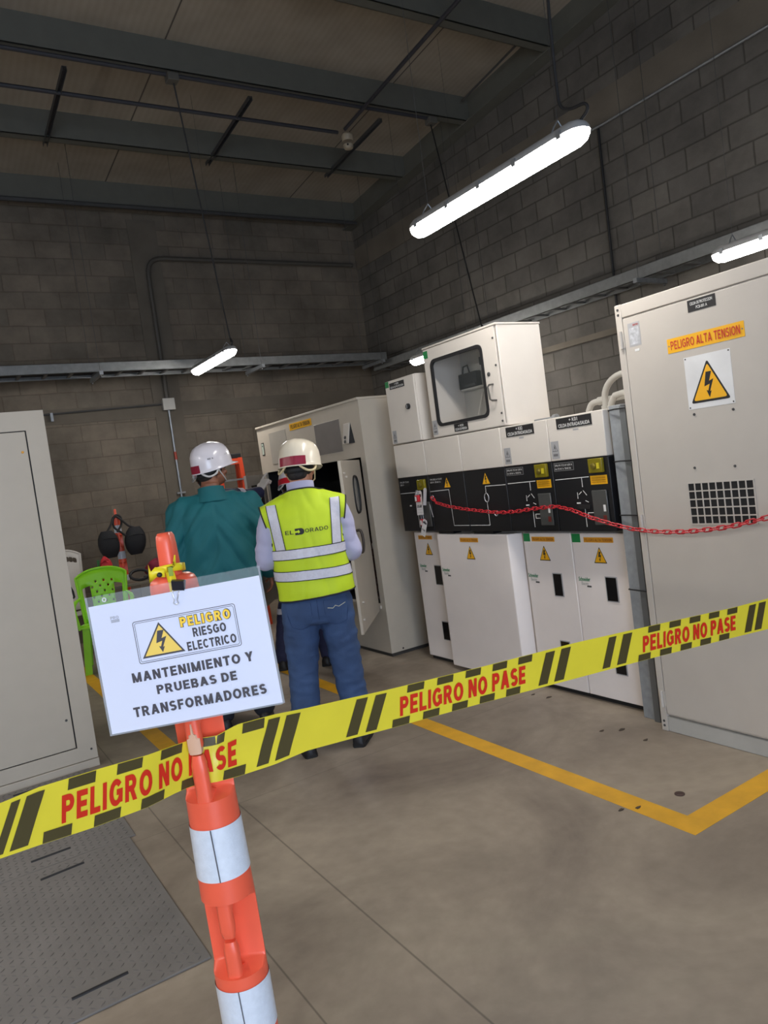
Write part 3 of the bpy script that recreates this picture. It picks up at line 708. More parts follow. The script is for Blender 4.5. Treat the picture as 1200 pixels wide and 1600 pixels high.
# K01, nearest the big grey cabinet
T, uc, cp, dr = cubicle('first white switchgear cubicle, beside the big grey cabinet, plate ending K01', 3.270, 2.835, 3.270, 2.835)
upper_plate(uc, 3.191, 2.919, 1.750, '+ K01', 'CELDA ENTRADA/SALIDA'); hazard_label(uc, 3.256, 1.515)
io_panel(cp, 2.867, 3.270); label_warn(dr, 3.055, 1, .225); maker_label(dr, 3.245, .752)
inspect_window(dr, 3.030, .645, 2.953, .785); inspect_window(dr, 3.028, .205, 2.953, .300)
put('green_sticker', MB().obox(fx(LX), FU, FV, (-1,0,0), -3.263, .992, .0005, -3.195, 1.045, .0015), GREEN, dr, label='green sticker')
# K02
T, uc, cp, dr = cubicle('second white switchgear cubicle from the right, plate ending K02', 3.700, 3.271, 3.700, 3.271)
upper_plate(uc, 3.639, 3.385, 1.750, '+ K02', 'CELDA ENTRADA/SALIDA'); hazard_label(uc, 3.681, 1.515)
io_panel(cp, 3.304, 3.700); label_warn(dr, 3.515, 1, .205); maker_label(dr, 3.690, .752)
inspect_window(dr, 3.459, .645, 3.390, .785); inspect_window(dr, 3.463, .235, 3.390, .345)
put('green_sticker', MB().obox(fx(LX), FU, FV, (-1,0,0), -3.694, .992, .0005, -3.634, 1.045, .0015), GREEN, dr, label='green sticker')
# metering cubicle: two upper fronts, one protruding lower cover
T = thing('switchgear_cubicle', 'wide white switchgear cubicle with projecting lower cover under the windowed box', 'switchgear', (LX+.45, 4.19, 0), 'white switchgear cubicles in a row')
put('body', MB().box(LX+.02, 3.703, .03, BKX, 4.567, 1.74), WARM, T, bevel=.003)
put('plinth', MB().box(LX+.03, 3.703, 0, BKX-.02, 4.567, .034), RUBBER, T)
for (a, b) in ((4.136, 3.701), (4.568, 4.138)):
    put('upper_compartment', MB().box(UX, b+.002, 1.502, LX+.05, a-.002, 1.760), WARM, T, bevel=.004)
    cp = put('control_panel', MB().box(PX, b+.002, 1.072, LX+.05, a-.002, 1.5), BLACK, T, bevel=.004)
    if a < 4.3:
        tri_sign('warning_triangle', Vector((PX, 3.903, 1.394)), FU, FV, .092, .088, cp, rnd=.03)
        mimic(cp, [(3.918, 1.384, 3.71, 1.384), (3.918, 1.384, 3.918, 1.335), (3.918, 1.275, 3.918, 1.115), (3.918, 1.115, 4.13, 1.115)])
        put('transformer_symbol', MB().tube([(PX-.001, 3.918+.022*math.cos(a_), 1.305+.030*math.sin(a_)) for a_ in [2*PI*i/20 for i in range(20)]], .0035, 6, closed=True), SILVER, cp)
        put('port', MB().tube([(PX-.001, 3.84+.016*math.cos(a_), 1.195+.016*math.sin(a_)) for a_ in [2*PI*i/16 for i in range(16)]], .004, 6, closed=True), SILVER, cp)
    else:
        tri_sign('warning_triangle', Vector((PX, 4.341, 1.392)), FU, FV, .088, .085, cp, rnd=.03)
        dl = put('data_label', MB().obox(fx(PX), FU, FV, (-1,0,0), -4.553, 1.43, .0005, -4.386, 1.478, .0014), INK, cp)
        letters('SM6 GBC-A 17,5 kV', fx(PX), FU, FV, -4.546, 1.456, -4.398, 1.470, WINK, dl, .0022)
        letters('630 A  20 kA 1s', fx(PX), FU, FV, -4.546, 1.437, -4.418, 1.449, WINK, dl, .0022)
        mimic(cp, [(4.563, 1.375, 4.331, 1.38), (4.331, 1.38, 4.320, 1.115), (4.320, 1.115, 4.141, 1.115)])
put('tray_bracket', MB().box(LX-.055, 4.56, 1.05, LX+.02, 4.38, 1.068), BLACK, T); put('tray_bracket', MB().box(LX-.055, 4.14, 1.05, LX+.02, 3.93, 1.068), BLACK, T)
LXc = 3.272
cv = put('lower_cover', MB().loft([[(3.272, 4.562, z), (3.272, 3.768, z), (LX-.002, 3.722, z), (LX+.018, 3.722, z), (LX+.018, 4.566, z), (LX-.002, 4.566, z)][::1] for z in (.034, 1.05)]), WHITE, T, bevel=.005)
label_warn(cv, 4.18, 1, .205); maker_label(cv, 4.545, .765)
# end cubicle with its small box
LXc = LX
T, uc, cp, dr = cubicle('last white switchgear cubicle at the left end of the row with lock-out tags', 4.985, 4.570, 4.985, 4.570)
dl = put('data_label', MB().obox(fx(PX), FU, FV, (-1,0,0), -4.964, 1.43, .0005, -4.82, 1.478, .0014), INK, cp)
letters('SM6 QM 17,5 kV', fx(PX), FU, FV, -4.956, 1.456, -4.834, 1.470, WINK, dl, .0022)
letters('200 A', fx(PX), FU, FV, -4.956, 1.437, -4.905, 1.449, WINK, dl, .0022)
cov = put('lock_cover', MB().obox(fx(PX), FU, FV, (-1,0,0), -4.702, 1.393, .0005, -4.604, 1.474, .022), mat('cover_yellow', rgb(136,124,26), .25, var=.05, alpha=.8), cp, bevel=.004, label='transparent yellow lock cover')
put('lock_cylinder', MB().lathe((PX-.022, 4.65, 1.435), (-1,0,0), [(.018,0),(.018,.006),(.010,.010)], 16), mat('brass', rgb(150,136,60), .35, .7), cov)
mimic(cp, [(4.97, 1.375, 4.72, 1.378), (4.76, 1.378, 4.76, 1.33), (4.76, 1.31, 4.736, 1.285), (4.76, 1.24, 4.76, 1.10)])
put('slot_label', MB().obox(fx(PX), FU, FV, (-1,0,0), -4.86, 1.27, .0005, -4.836, 1.28, .0014), WINK, cp)
put('operating_slot', MB().obox(fx(PX), FU, FV, (-1,0,0), -4.82, 1.225, .0005, -4.72, 1.252, .006), RUBBER, cp)
put('switch_box', MB().obox(fx(PX), FU, FV, (-1,0,0), -4.675, 1.11, .0005, -4.584, 1.30, .012), mat('switch_box_grey', rgb(74,74,72), .3, var=.1), cp, bevel=.004)
st = put('danger_strip', MB().obox(fx(LX), FU, FV, (-1,0,0), -4.925, .993, .0005, -4.74, 1.024, .002), LYEL, dr, label='amber danger strip')
block('PELIGRO ALTA TENSION', fx(LX), FU, FV, -4.917, 1.0, -4.748, 1.017, mat('brown_ink', rgb(150,82,24), .5, var=0), st, .0026, .18)
tri_sign('warning_triangle', Vector((LX-.0005, 4.805, .868)), FU, FV, .098, .098, dr, rnd=.04)
maker_label(dr, 4.955, .765); inspect_window(dr, 4.752, .637, 4.668, .784); inspect_window(dr, 4.745, .195, 4.668, .335)

# ---------------------------------------------------------------- low-voltage boxes standing on the row
def cabtop(label, yl, yr, z0, z1, X, depth): return thing('metering_box', label, 'metering cabinet', (X+depth/2, (yl+yr)/2, z0))
MX = 3.262
T = cabtop('white metering box with large black-framed window standing on the cubicles', 4.43, 3.62, 1.766, 2.413, MX, .62)
mb = MB(); y0, y1, z0, z1, xb = 3.622, 4.429, 1.766, 2.413, MX+.39
for b_ in ((MX+.012,y0,z0,xb,y0+.015,z1),(MX+.012,y1-.015,z0,xb,y1,z1),(MX+.012,y0+.015,z0,xb,y1-.015,z0+.015),(MX+.012,y0+.015,z1-.015,xb,y1-.015,z1),(xb-.015,y0+.015,z0+.015,xb,y1-.015,z1-.015)): mb.box(*b_)
put('housing', mb, WARM, T, bevel=.003)
put('roof_cover', MB().box(MX-.004, y0-.006, z1, xb+.004, y1+.004, z1+.014), WARM, T, bevel=.004)
wy0, wy1, wz0, wz1 = 3.784, 4.342, 1.852, 2.314
dm = MB(); dm.box(MX, y0+.02, z0+.006, MX+.014, wy0, z1-.004); dm.box(MX, wy1, z0+.006, MX+.014, y1-.004, z1-.004); dm.box(MX, wy0, z0+.006, MX+.014, wy1, wz0); dm.box(MX, wy0, wz1, MX+.014, wy1, z1-.004)
dr = put('door', dm, WARM, T)
def rrect(a0, b0, a1, b1, r, n=5):
    o = []
    for (ca, cb_, s0) in ((a1-r, b1-r, 0), (a0+r, b1-r, 90), (a0+r, b0+r, 180), (a1-r, b0+r, 270)):
        for i in range(n+1):
            a = math.radians(s0 + 90*i/n); o.append((ca + r*math.cos(a), cb_ + r*math.sin(a)))
    return o
wf = MB(); oo = rrect(-wy1-.012, wz0-.012, -wy0+.012, wz1+.012, .05); ii = rrect(-wy1+.010, wz0+.010, -wy0-.010, wz1-.010, .035); n_ = len(oo)
P = [(MX-.006, -a, b) for a, b in oo] + [(MX-.006, -a, b) for a, b in ii] + [(MX+.004, -a, b) for a, b in oo] + [(MX+.010, -a, b) for a, b in ii]
wf.add(P, [(i, (i+1) % n_, n_+(i+1) % n_, n_+i) for i in range(n_)] + [(i, 2*n_+i, 2*n_+(i+1) % n_, (i+1) % n_) for i in range(n_)] + [(n_+i, n_+(i+1) % n_, 3*n_+(i+1) % n_, 3*n_+i) for i in range(n_)])
put('window_seal', wf, RUBBER, dr, label='black window seal')
GLASS = mat('clear_pane', rgb(120,126,126), .06, var=0, alpha=.07, spec=.5)
put('window_glass', MB().box(MX+.004, wy0-.002, wz0-.002, MX+.008, wy1+.002, wz1+.002), GLASS, dr)
put('handle', MB().tube([(MX, 3.706, 2.045)] + [(MX-.03, 3.712, 2.043), (MX-.036, 3.722, 2.03), (MX-.036, 3.712, 1.95), (MX-.03, 3.700, 1.94)] + [(MX, 3.690, 1.938)], .0065, 10), mat('handle_grey', rgb(96,94,90), .35, .5), dr, label='dark bow handle')
put('lock', MB().lathe((MX, 3.735, 2.115), (-1,0,0), [(.014,0),(.014,.004),(.008,.008)], 16), DSTEEL, dr)
for z in (2.335, 2.16, 1.85, 1.80): put('hinge_screw', MB().lathe((MX-.001, 3.656, z), (-1,0,0), [(.008,0),(.006,.005)], 10), DSTEEL, dr)
n_ = put('name_plate', MB().obox(fx(MX), FU, FV, (-1,0,0), -4.166, 1.784, .0005, -4.014, 1.838, .003), INK, dr, label='black name plate')
letters('+ K03', fx(MX), FU, FV, -4.12, 1.814, -4.06, 1.830, WINK, n_, .0036, .015); letters('CELDA DE MEDIDA', fx(MX), FU, FV, -4.155, 1.791, -4.025, 1.807, WINK, n_, .0036, .015)
put('green_sticker', MB().obox(fx(MX), FU, FV, (-1,0,0), -4.425, 2.345, .0005, -4.373, 2.398, .0015), GREEN, dr, label='green sticker')
hazard_label(dr, 4.420, 1.787, MX, .058, .105)
# meter and cables inside, seen through the pane
mt = put('meter', MB().box(3.535, 4.19, 2.10, 3.586, 4.395, 2.212), RUBBER, T, bevel=.006, label='black meter inside the box')
put('meter_display', MB().box(3.530, 4.205, 2.112, 3.536, 4.33, 2.126), mat('meter_display_grey', rgb(52,56,58), .2), mt)
put('mount_plate', MB().box(3.587, 3.64, 1.785, 3.600, 4.412, 2.395), mat('mount_grey', rgb(186,186,182), .5), T)
put('meter_shelf', MB().box(3.52, 4.02, 2.085, 3.587, 4.36, 2.097), mat('mount_grey', rgb(186,186,182), .5), T)
put('wiring', MB().tube([(3.56, 4.37, 2.212), (3.565, 4.36, 2.265), (3.565, 4.31, 2.27), (3.56, 4.29, 2.212)], .006, 8), RUBBER, T)
put('breaker', MB().box(3.555, 4.125, 2.245, 3.587, 4.16, 2.30), RUBBER, T)
put('cable_duct', MB().obox((3.55, 4.23, 1.89), Vector((0,-.5,1)).normalized(), (1,0,0), Vector((0,1,.5)).normalized(), 0, 0, 0, .17, .014, .012), mat('duct_white', rgb(214,214,210), .5), T)
SX = 3.262
T = cabtop('small white locked box at the left end on top of the cubicles', 4.98, 4.58, 1.77, 2.275, SX, .3)
put('housing', MB().box(SX+.014, 4.582, 1.768, SX+.30, 4.981, 2.274), WARM, T, bevel=.004)
dr = put('door', MB().box(SX-.004, 4.585, 1.772, SX+.014, 4.979, 2.270), WARM, T, bevel=.004)
n_ = put('name_plate', MB().obox(fx(SX-.004), FU, FV, (-1,0,0), -4.913, 2.200, .0005, -4.710, 2.249, .003), INK, dr, label='black name plate')
letters('+ K04', fx(SX-.004), FU, FV, -4.842, 2.228, -4.782, 2.243, WINK, n_, .0036, .015); letters('CELDA DE PROTECCION', fx(SX-.004), FU, FV, -4.903, 2.206, -4.720, 2.221, WINK, n_, .0036, .015)
put('green_sticker', MB().obox(fx(SX-.004), FU, FV, (-1,0,0), -4.976, 2.221, .0005, -4.926, 2.268, .0015), GREEN, dr, label='green sticker')
kn = put('lock_knob', MB().lathe((SX-.004, 4.688, 2.040), (-1,0,0), [(.022,0),(.022,.014),(.018,.018)], 20), RUBBER, dr, label='black lock knob')
put('key_slot', MB().obox(fx(SX-.004), FU, FV, (-1,0,0), -4.692, 2.027, .018, -4.684, 2.053, .0195), SILVER, kn)
hazard_label(dr, 4.959, 1.778, SX-.004, .055, .10)
for y in (3.43,):   # short steel bar lying on the row behind the upper fronts
    T = thing('conduit_stub', 'thin steel rod with round end lying on top of the K02 cubicle', 'rod', (3.5, 3.6, 1.76))
    put('rod', MB().tube([(3.5, 3.61, 1.772), (3.5, 3.43, 1.772)], .010, 10), STEEL, T); put('end_cap', MB().lathe((3.5, 3.44, 1.772), (0,-1,0), [(.022,0),(.022,.03)], 16), STEEL, T)

# ---------------------------------------------------------------- duct and conduits between row and big cabinet
T = thing('cable_duct', 'tall galvanised channel duct standing in the gap beside the K01 cubicle', 'cable duct', (3.33, 2.75, 0))
put('channel', MB().box(3.290, 2.735, 0.0, 3.350, 2.815, 1.772), mat('duct_galvanised', rgb(150, 155, 160), .4, .15, var=.12, scale=22), T, bevel=.003)
put('edge_strip', MB().box(3.272, 2.690, 0.0, 3.300, 2.728, 1.760), mat('strip_grey', rgb(120,124,128), .4, .5), T)
for z in (1.745, 1.46, 1.16, .74, .4): put('cable_tie', MB().tube([(3.30, 2.822, z), (3.280, 2.81, z+.002), (3.268, 2.76, z+.004), (3.265, 2.68, z+.002), (3.28, 2.665, z)], .004, 6), RUBBER, T)
g_ = 'grey plastic conduits behind the K01 cubicle'
a = [(3.74, 3.36, 1.745), (3.74, 3.36, 1.79)] + bend((3.74,3.36,1.79), (3.74,3.33,1.835), (3.74,3.14,1.84), .03) + [(3.74, 2.95, 1.845)]
T = thing('conduit_pipe', 'low grey plastic conduit lying along the top of K01', 'conduit', (3.72, 3.15, 1.74)); put('pipe', MB().tube(a, .020, 14), PVC, T); put('fitting', MB().tube([(3.74, 3.27, 1.838), (3.74, 3.22, 1.839)], .026, 14), PVC, T)
a = [(3.66, 3.15, 1.745), (3.66, 3.15, 1.84)] + [(3.66, 3.15 - .16*(1-math.cos(t)), 1.84 + .13*math.sin(t)) for t in [PI/2*i/10 for i in range(11)]] + [(3.66, 2.66, 1.985)]
T = thing('conduit_pipe', 'grey plastic conduit arching up from K01 towards the big cabinet', 'conduit', (3.70, 3.1, 1.74)); put('pipe', MB().tube(a, .020, 14), PVC, T); put('fitting', MB().tube([(3.66, 3.15, 1.76), (3.66, 3.15, 1.80)], .027, 14), PVC, T)
a = [(3.60, 3.08, 1.745), (3.60, 3.07, 1.82)] + [(3.60, 3.02 - .10*math.sin(t), 1.82 + .05*(1-math.cos(2*t))/2 + .03) for t in [0, .5, 1.0]] + [(3.60, 2.87, 1.80), (3.59, 2.845, 1.70), (3.58, 2.84, 1.2), (3.58, 2.84, .3)]
a = [(3.60, 3.06, 1.745), (3.60, 3.055, 1.80), (3.60, 3.02, 1.845), (3.59, 2.95, 1.85), (3.55, 2.83, 1.83), (3.53, 2.715, 1.78), (3.52, 2.66, 1.68), (3.52, 2.65, 1.4), (3.52, 2.65, .02)]
T = thing('conduit_pipe', 'grey plastic conduit bending down into the gap beside the big cabinet', 'conduit', (3.56, 2.75, 0)); put('pipe', MB().tube(a, .020, 14), PVC, T); put('fitting', MB().tube([(3.60, 3.06, 1.755), (3.60, 3.055, 1.79)], .026, 14), PVC, T)
# ================================================================= open beige cabinet
BX = 3.196
T = thing('electrical_cabinet', 'open beige cabinet with dark inside and swung doors behind the yellow vest', 'electrical cabinet', (BX+.5, 6.43, 0))
y0, y1, zt = 5.325, 7.52, 2.19; oy0, oy1, oz0, oz1 = 5.40, 7.44, .42, 1.715; xb = BX+1.15
mb = MB()
mb.box(BX, y0, .03, BX+.03, oy0, zt); mb.box(BX, oy1, .03, BX+.03, y1, zt); mb.box(BX, oy0, .03, BX+.03, oy1, oz0); mb.box(BX, oy0, oz1, BX+.03, oy1, zt)
mb.box(BX+.03, y0, .03, xb, y0+.02, zt); mb.box(BX+.03, y1-.02, .03, xb, y1, zt); mb.box(xb-.02, y0+.02, .03, xb, y1-.02, zt); mb.box(BX+.03, y0+.02, zt-.02, xb-.02, y1-.02, zt)
put('body', mb, BEIGE, T)
put('roof_cover', MB().box(BX-.012, y0-.006, zt, xb, y1+.006, zt+.022), BEIGE, T, bevel=.004)
put('plinth', MB().box(BX+.01, y0+.01, 0, xb-.01, y1-.01, .034), mat('plinth_dark', rgb(58,56,54), .6), T)
put('sill', MB().box(BX-.012, oy0-.01, oz0-.006, BX+.05, oy1+.01, oz0+.02), CABINET, T)
lin_ = MB(); xi = BX+.03
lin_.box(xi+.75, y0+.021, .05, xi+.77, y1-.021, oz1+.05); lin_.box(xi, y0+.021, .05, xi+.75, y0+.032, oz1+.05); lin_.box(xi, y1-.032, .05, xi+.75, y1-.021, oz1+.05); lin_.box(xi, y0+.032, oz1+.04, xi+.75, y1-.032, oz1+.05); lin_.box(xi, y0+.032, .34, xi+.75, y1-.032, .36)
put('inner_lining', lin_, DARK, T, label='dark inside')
for yy in (5.75, 6.1, 6.45):
    put('insulator', MB().lathe((xi+.42, yy, .36), (0,0,1), [(.07,0)] + [q for i in range(7) for q in ((.045,.05+i*.07),(.07,.07+i*.07))] + [(.04,.56),(.04,.62)], 18), mat('insulator_brown', rgb(60,36,30), .3), T)
    put('busbar', MB().box(xi+.40, yy-.03, .98, xi+.41, yy+.03, 1.74), mat('busbar_dull', rgb(74,70,70), .5, .4), T)
for yy in (6.95, 7.12, 7.26): put('frame_profile', MB().box(xi+.12, yy, .36, xi+.15, yy+.03, 1.74), mat('profile_grey', rgb(104,106,108), .5, .3), T)
m1 = put('mesh_window', MB().box(BX-.004, 5.68, 1.79, BX+.002, 6.165, 2.075), mat('mesh_grey', rgb(122,116,112), .5, var=.10, scale=4), T, label='grey mesh window')
put('window_frame', MB().tube([(BX-.003, 5.68, 1.79), (BX-.003, 6.165, 1.79), (BX-.003, 6.165, 2.075), (BX-.003, 5.68, 2.075)], .0015, 6, closed=True), BEIGE, m1)
m2 = put('mesh_window', MB().box(BX-.004, 6.80, 1.795, BX+.002, 7.21, 2.115), mat('mesh_pale', rgb(166,160,150), .5, var=.05, scale=4), T, label='pale mesh window')
put('window_frame', MB().tube([(BX-.003, 6.80, 1.795), (BX-.003, 7.21, 1.795), (BX-.003, 7.21, 2.115), (BX-.003, 6.80, 2.115)], .0015, 6, closed=True), BEIGE, m2)
st = put('danger_strip', MB().obox(fx(BX), FU, FV, (-1,0,0), -6.69, 2.085, .0005, -6.21, 2.150, .003), YEL, T, label='yellow danger strip')
block('PELIGRO ALTA TENSION', fx(BX), FU, FV, -6.66, 2.099, -6.24, 2.137, INK, st, .0036, .19)
lh = put('latch_plate', MB().add([Vector(p) for p in [(BX,5.60,2.02),(BX,5.50,2.02),(BX-.035,5.60,1.845),(BX-.035,5.50,1.845),(BX-.012,5.60,2.02),(BX-.012,5.50,2.02),(BX-.047,5.60,1.845),(BX-.047,5.50,1.845)]], [(0,1,3,2),(4,6,7,5),(0,4,5,1),(2,3,7,6),(0,2,6,4),(1,5,7,3)]), CABINET, T, bevel=.004, label='pale tilted latch lever')
put('latch_recess', MB().add([(BX,5.498,2.02),(BX-.001,5.498,1.845),(BX-.040,5.499,1.845),(BX,5.46,1.845)], [(0,1,2),(0,3,1),(0,2,3),(1,3,2)]), DARK, lh)
for z in (1.90, 1.865): put('lock', MB().lathe((BX-.038 if z > 1.88 else BX-.043, 5.55, z), (-1,0,.2), [(.014,0),(.014,.006),(.008,.009)], 14), DSTEEL, lh)
iw = put('indicator_window', MB().obox(fx(BX), FU, FV, (-1,0,0), -7.44, 1.90, .0005, -7.375, 2.035, .004), INK, T, label='small framed indicator')
put('indicator_face', MB().obox(fx(BX), FU, FV, (-1,0,0), -7.431, 1.91, .004, -7.384, 2.025, .0055), mat('indicator_pale', rgb(190,204,190), .4), iw)
put('indicator_dot', MB().lathe((BX-.0055, 7.408, 2.0), (-1,0,0), [(.010,0),(.010,.001)], 12), INK, iw)
put('bolt', MB().lathe((BX+.12, y0, .05), (0,-1,0), [(.008,0),(.006,.004)], 12), INK, T)
def leaf(hx, hy, dx, dy, w, z0, z1, window, name='door'):
    d = Vector((dx, dy, 0)).normalized(); n_ = Vector((-d.y, d.x, 0)); O = Vector((hx, hy, 0))
    if window == 'oval':
        D = put(name, MB().obox(O, d, (0,0,1), d.cross(Vector((0,0,1))), .01, z0, -.012, w, z1, .012), BEIGE, T, bevel=.004)
    else:
        mb = MB(); N_ = d.cross(Vector((0,0,1)))
        u0, u1, v0, v1 = .14, w-.16, 1.30, z1-.10
        for b_ in ((.01,z0,u0,z1),(u1,z0,w,z1),(u0,z0,u1,v0),(u0,v1,u1,z1)): mb.obox(O, d, (0,0,1), N_, b_[0], b_[1], -.012, b_[2], b_[3], .012)
        D = put(name, mb, CABINET, T)
        put('window_pane', MB().obox(O, d, (0,0,1), N_, u0-.01, v0-.01, -.004, u1+.01, v1+.01, .004), mat('window_grey_glass', rgb(92,84,78), .15, var=.1), D)
    return D, O, d, d.cross(Vector((0,0,1)))
hx, hy = BX-.03, 5.40
D, O, d, N_ = leaf(hx, hy, -.600, -.72, .86, .40, 1.695, 'oval')
sgn = 1 if N_.dot(Vector((0,-1,0))) > 0 else -1          # the side that looks towards us
def ovl(c0, c1, a, b, k=28, e=3.0): 
    return [(c0 + a*abs(math.cos(t))**(2/e)*(1 if math.cos(t) > 0 else -1), c1 + b*abs(math.sin(t))**(2/e)*(1 if math.sin(t) > 0 else -1)) for t in [2*PI*i/k for i in range(k)]]
ow = MB(); pts = [O + d*u + Vector((0,0,1))*v + N_*(.013*sgn) for u, v in ovl(.36, 1.42, .120, .145)]
w_ = put('oval_window', MB().tube(pts, .010, 8, closed=True), RUBBER, D, label='black oval window seal')
put('window_pane', MB().poly(O + N_*(.013*sgn), d, (0,0,1), ovl(.36, 1.42, .115, .14), 0), mat('oval_glass', rgb(96,100,104), .08, var=.1), w_)
hp = smooth_path([(.60, 1.150, .0), (.60, 1.150, .03), (.60, 1.11, .042), (.60, 1.03, .042), (.60, .985, .03), (.60, .985, 0)])
put('handle', MB().tube([O + d*u + Vector((0,0,v)) + N_*((n_+.012)*sgn) for u, v, n_ in hp], .011, 8), mat('handle_dark', rgb(70,62,56), .4, .4), D, label='dark pull handle')
for u, v in ((.74, 1.57), (.74, .62), (.80, 1.60), (.8, .5)): put('latch_pin', MB().lathe(O + d*u + Vector((0,0,v)) + N_*(.012*sgn), N_*sgn, [(.009,0),(.009,.014)], 10), CABINET, D)
for v in (1.60, .52): put('hinge', MB().lathe(O + Vector((-.004,0,v-.03)) + d*.01, (0,0,1), [(.014,0),(.014,.075)], 12), STEEL, D)
leaf(BX-.02, 7.44, -.585, -.81, .84, .40, 1.70, 'rect')

# ================================================================= grey cabinet at the left edge
LY = 4.9
T = thing('electrical_cabinet', 'plain grey-beige cabinet filling the left edge of the photo', 'electrical cabinet', (-.3, LY+.5, 0))
put('body', MB().box(-1.4, LY+.012, .05, .722, LY+1.0, 2.222), BEIGE, T, bevel=.004)
fr = MB()
fr.box(.612, LY, .055, .722, LY+.013, 2.224); fr.box(-1.4, LY, 2.108, .612, LY+.013, 2.224); fr.box(-1.4, LY, .055, .612, LY+.013, .142)
put('front_frame', fr, BEIGE, T)
put('plinth', MB().box(-1.4, LY-.004, 0, .725, LY+1.0, .05), BEIGE, T, bevel=.003)
dr = put('door', MB().box(-1.2, LY-.001, .148, .604, LY+.013, 2.102), BEIGE, T, bevel=.003)
put('door_gap', MB().box(-1.4, LY+.0115, .13, .62, LY+.0125, 2.12), INK, T)
for x, z in ((.575, .33), (.575, 1.98)): put('screw', MB().lathe((x, LY-.001, z), (0,-1,0), [(.008,0),(.006,.004)], 10), DSTEEL if z < 1 else LYEL, dr)
put('screw', MB().lathe((.69, LY, .115), (0,-1,0), [(.007,0),(.006,.003)], 10), DSTEEL, T)
put('cable_loop', MB().tube([(.32, LY+.45, 2.222), (.30, LY+.45, 2.26), (.22, LY+.46, 2.285), (.10, LY+.48, 2.28), (-.1, LY+.5, 2.24)], .014, 8), RUBBER, T)

# ================================================================= checker plates over the floor trench
CHK = mat('checker_plate_grey', rgb(122, 118, 115), .5, .1, var=.10, scale=5)
def checker(label, x0, y0, x1, y1, slots):
    T = thing('checker_plate', label, 'floor plate', ((x0+x1)/2, (y0+y1)/2, 0), 'checker plates over the trench')
    put('plate', MB().box(x0, y0, .0005, x1, y1, .009), CHK, T, bevel=.002)
    mb = MB(); p = .032; i = 0; x = x0+.02
    while x < x1-.02:
        j = 0; y = y0+.02
        while y < y1-.02:
            a = PI/4 if (i+j) % 2 == 0 else -PI/4
            u = Vector((math.cos(a), math.sin(a), 0)); v = Vector((-u.y, u.x, 0)); c = Vector((x, y, .009))
            if not any(abs(x-(s[0]+s[2])/2) < .105 and abs(y-s[1]) < .03 for s in slots):
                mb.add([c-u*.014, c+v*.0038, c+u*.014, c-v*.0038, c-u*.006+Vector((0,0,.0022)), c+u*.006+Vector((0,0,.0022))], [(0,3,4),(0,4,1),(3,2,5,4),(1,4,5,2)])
            y += p; j += 1
        x += p; i += 1
    put('raised_tread', mb, mat('tread_shaded_grey', rgb(92, 88, 86), .5, .1), T, smooth=False)  # darker than the plate: the treads' shaded sides put into their colour
    for (xa, ya_, xb_, yb2) in slots:
        put('lifting_slot', MB().tube([(xa, ya_, .0075), (xb_, yb2, .0075)], .0080, 8), INK, T, label='dark lifting slot')
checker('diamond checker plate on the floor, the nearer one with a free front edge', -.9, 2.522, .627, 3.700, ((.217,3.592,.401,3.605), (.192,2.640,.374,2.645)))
checker('diamond checker plate on the floor, the farther one in front of the left cabinet', -.9, 3.706, .655, 4.88, ((.204,3.812,.377,3.815), (.223,4.797,.400,4.790)))

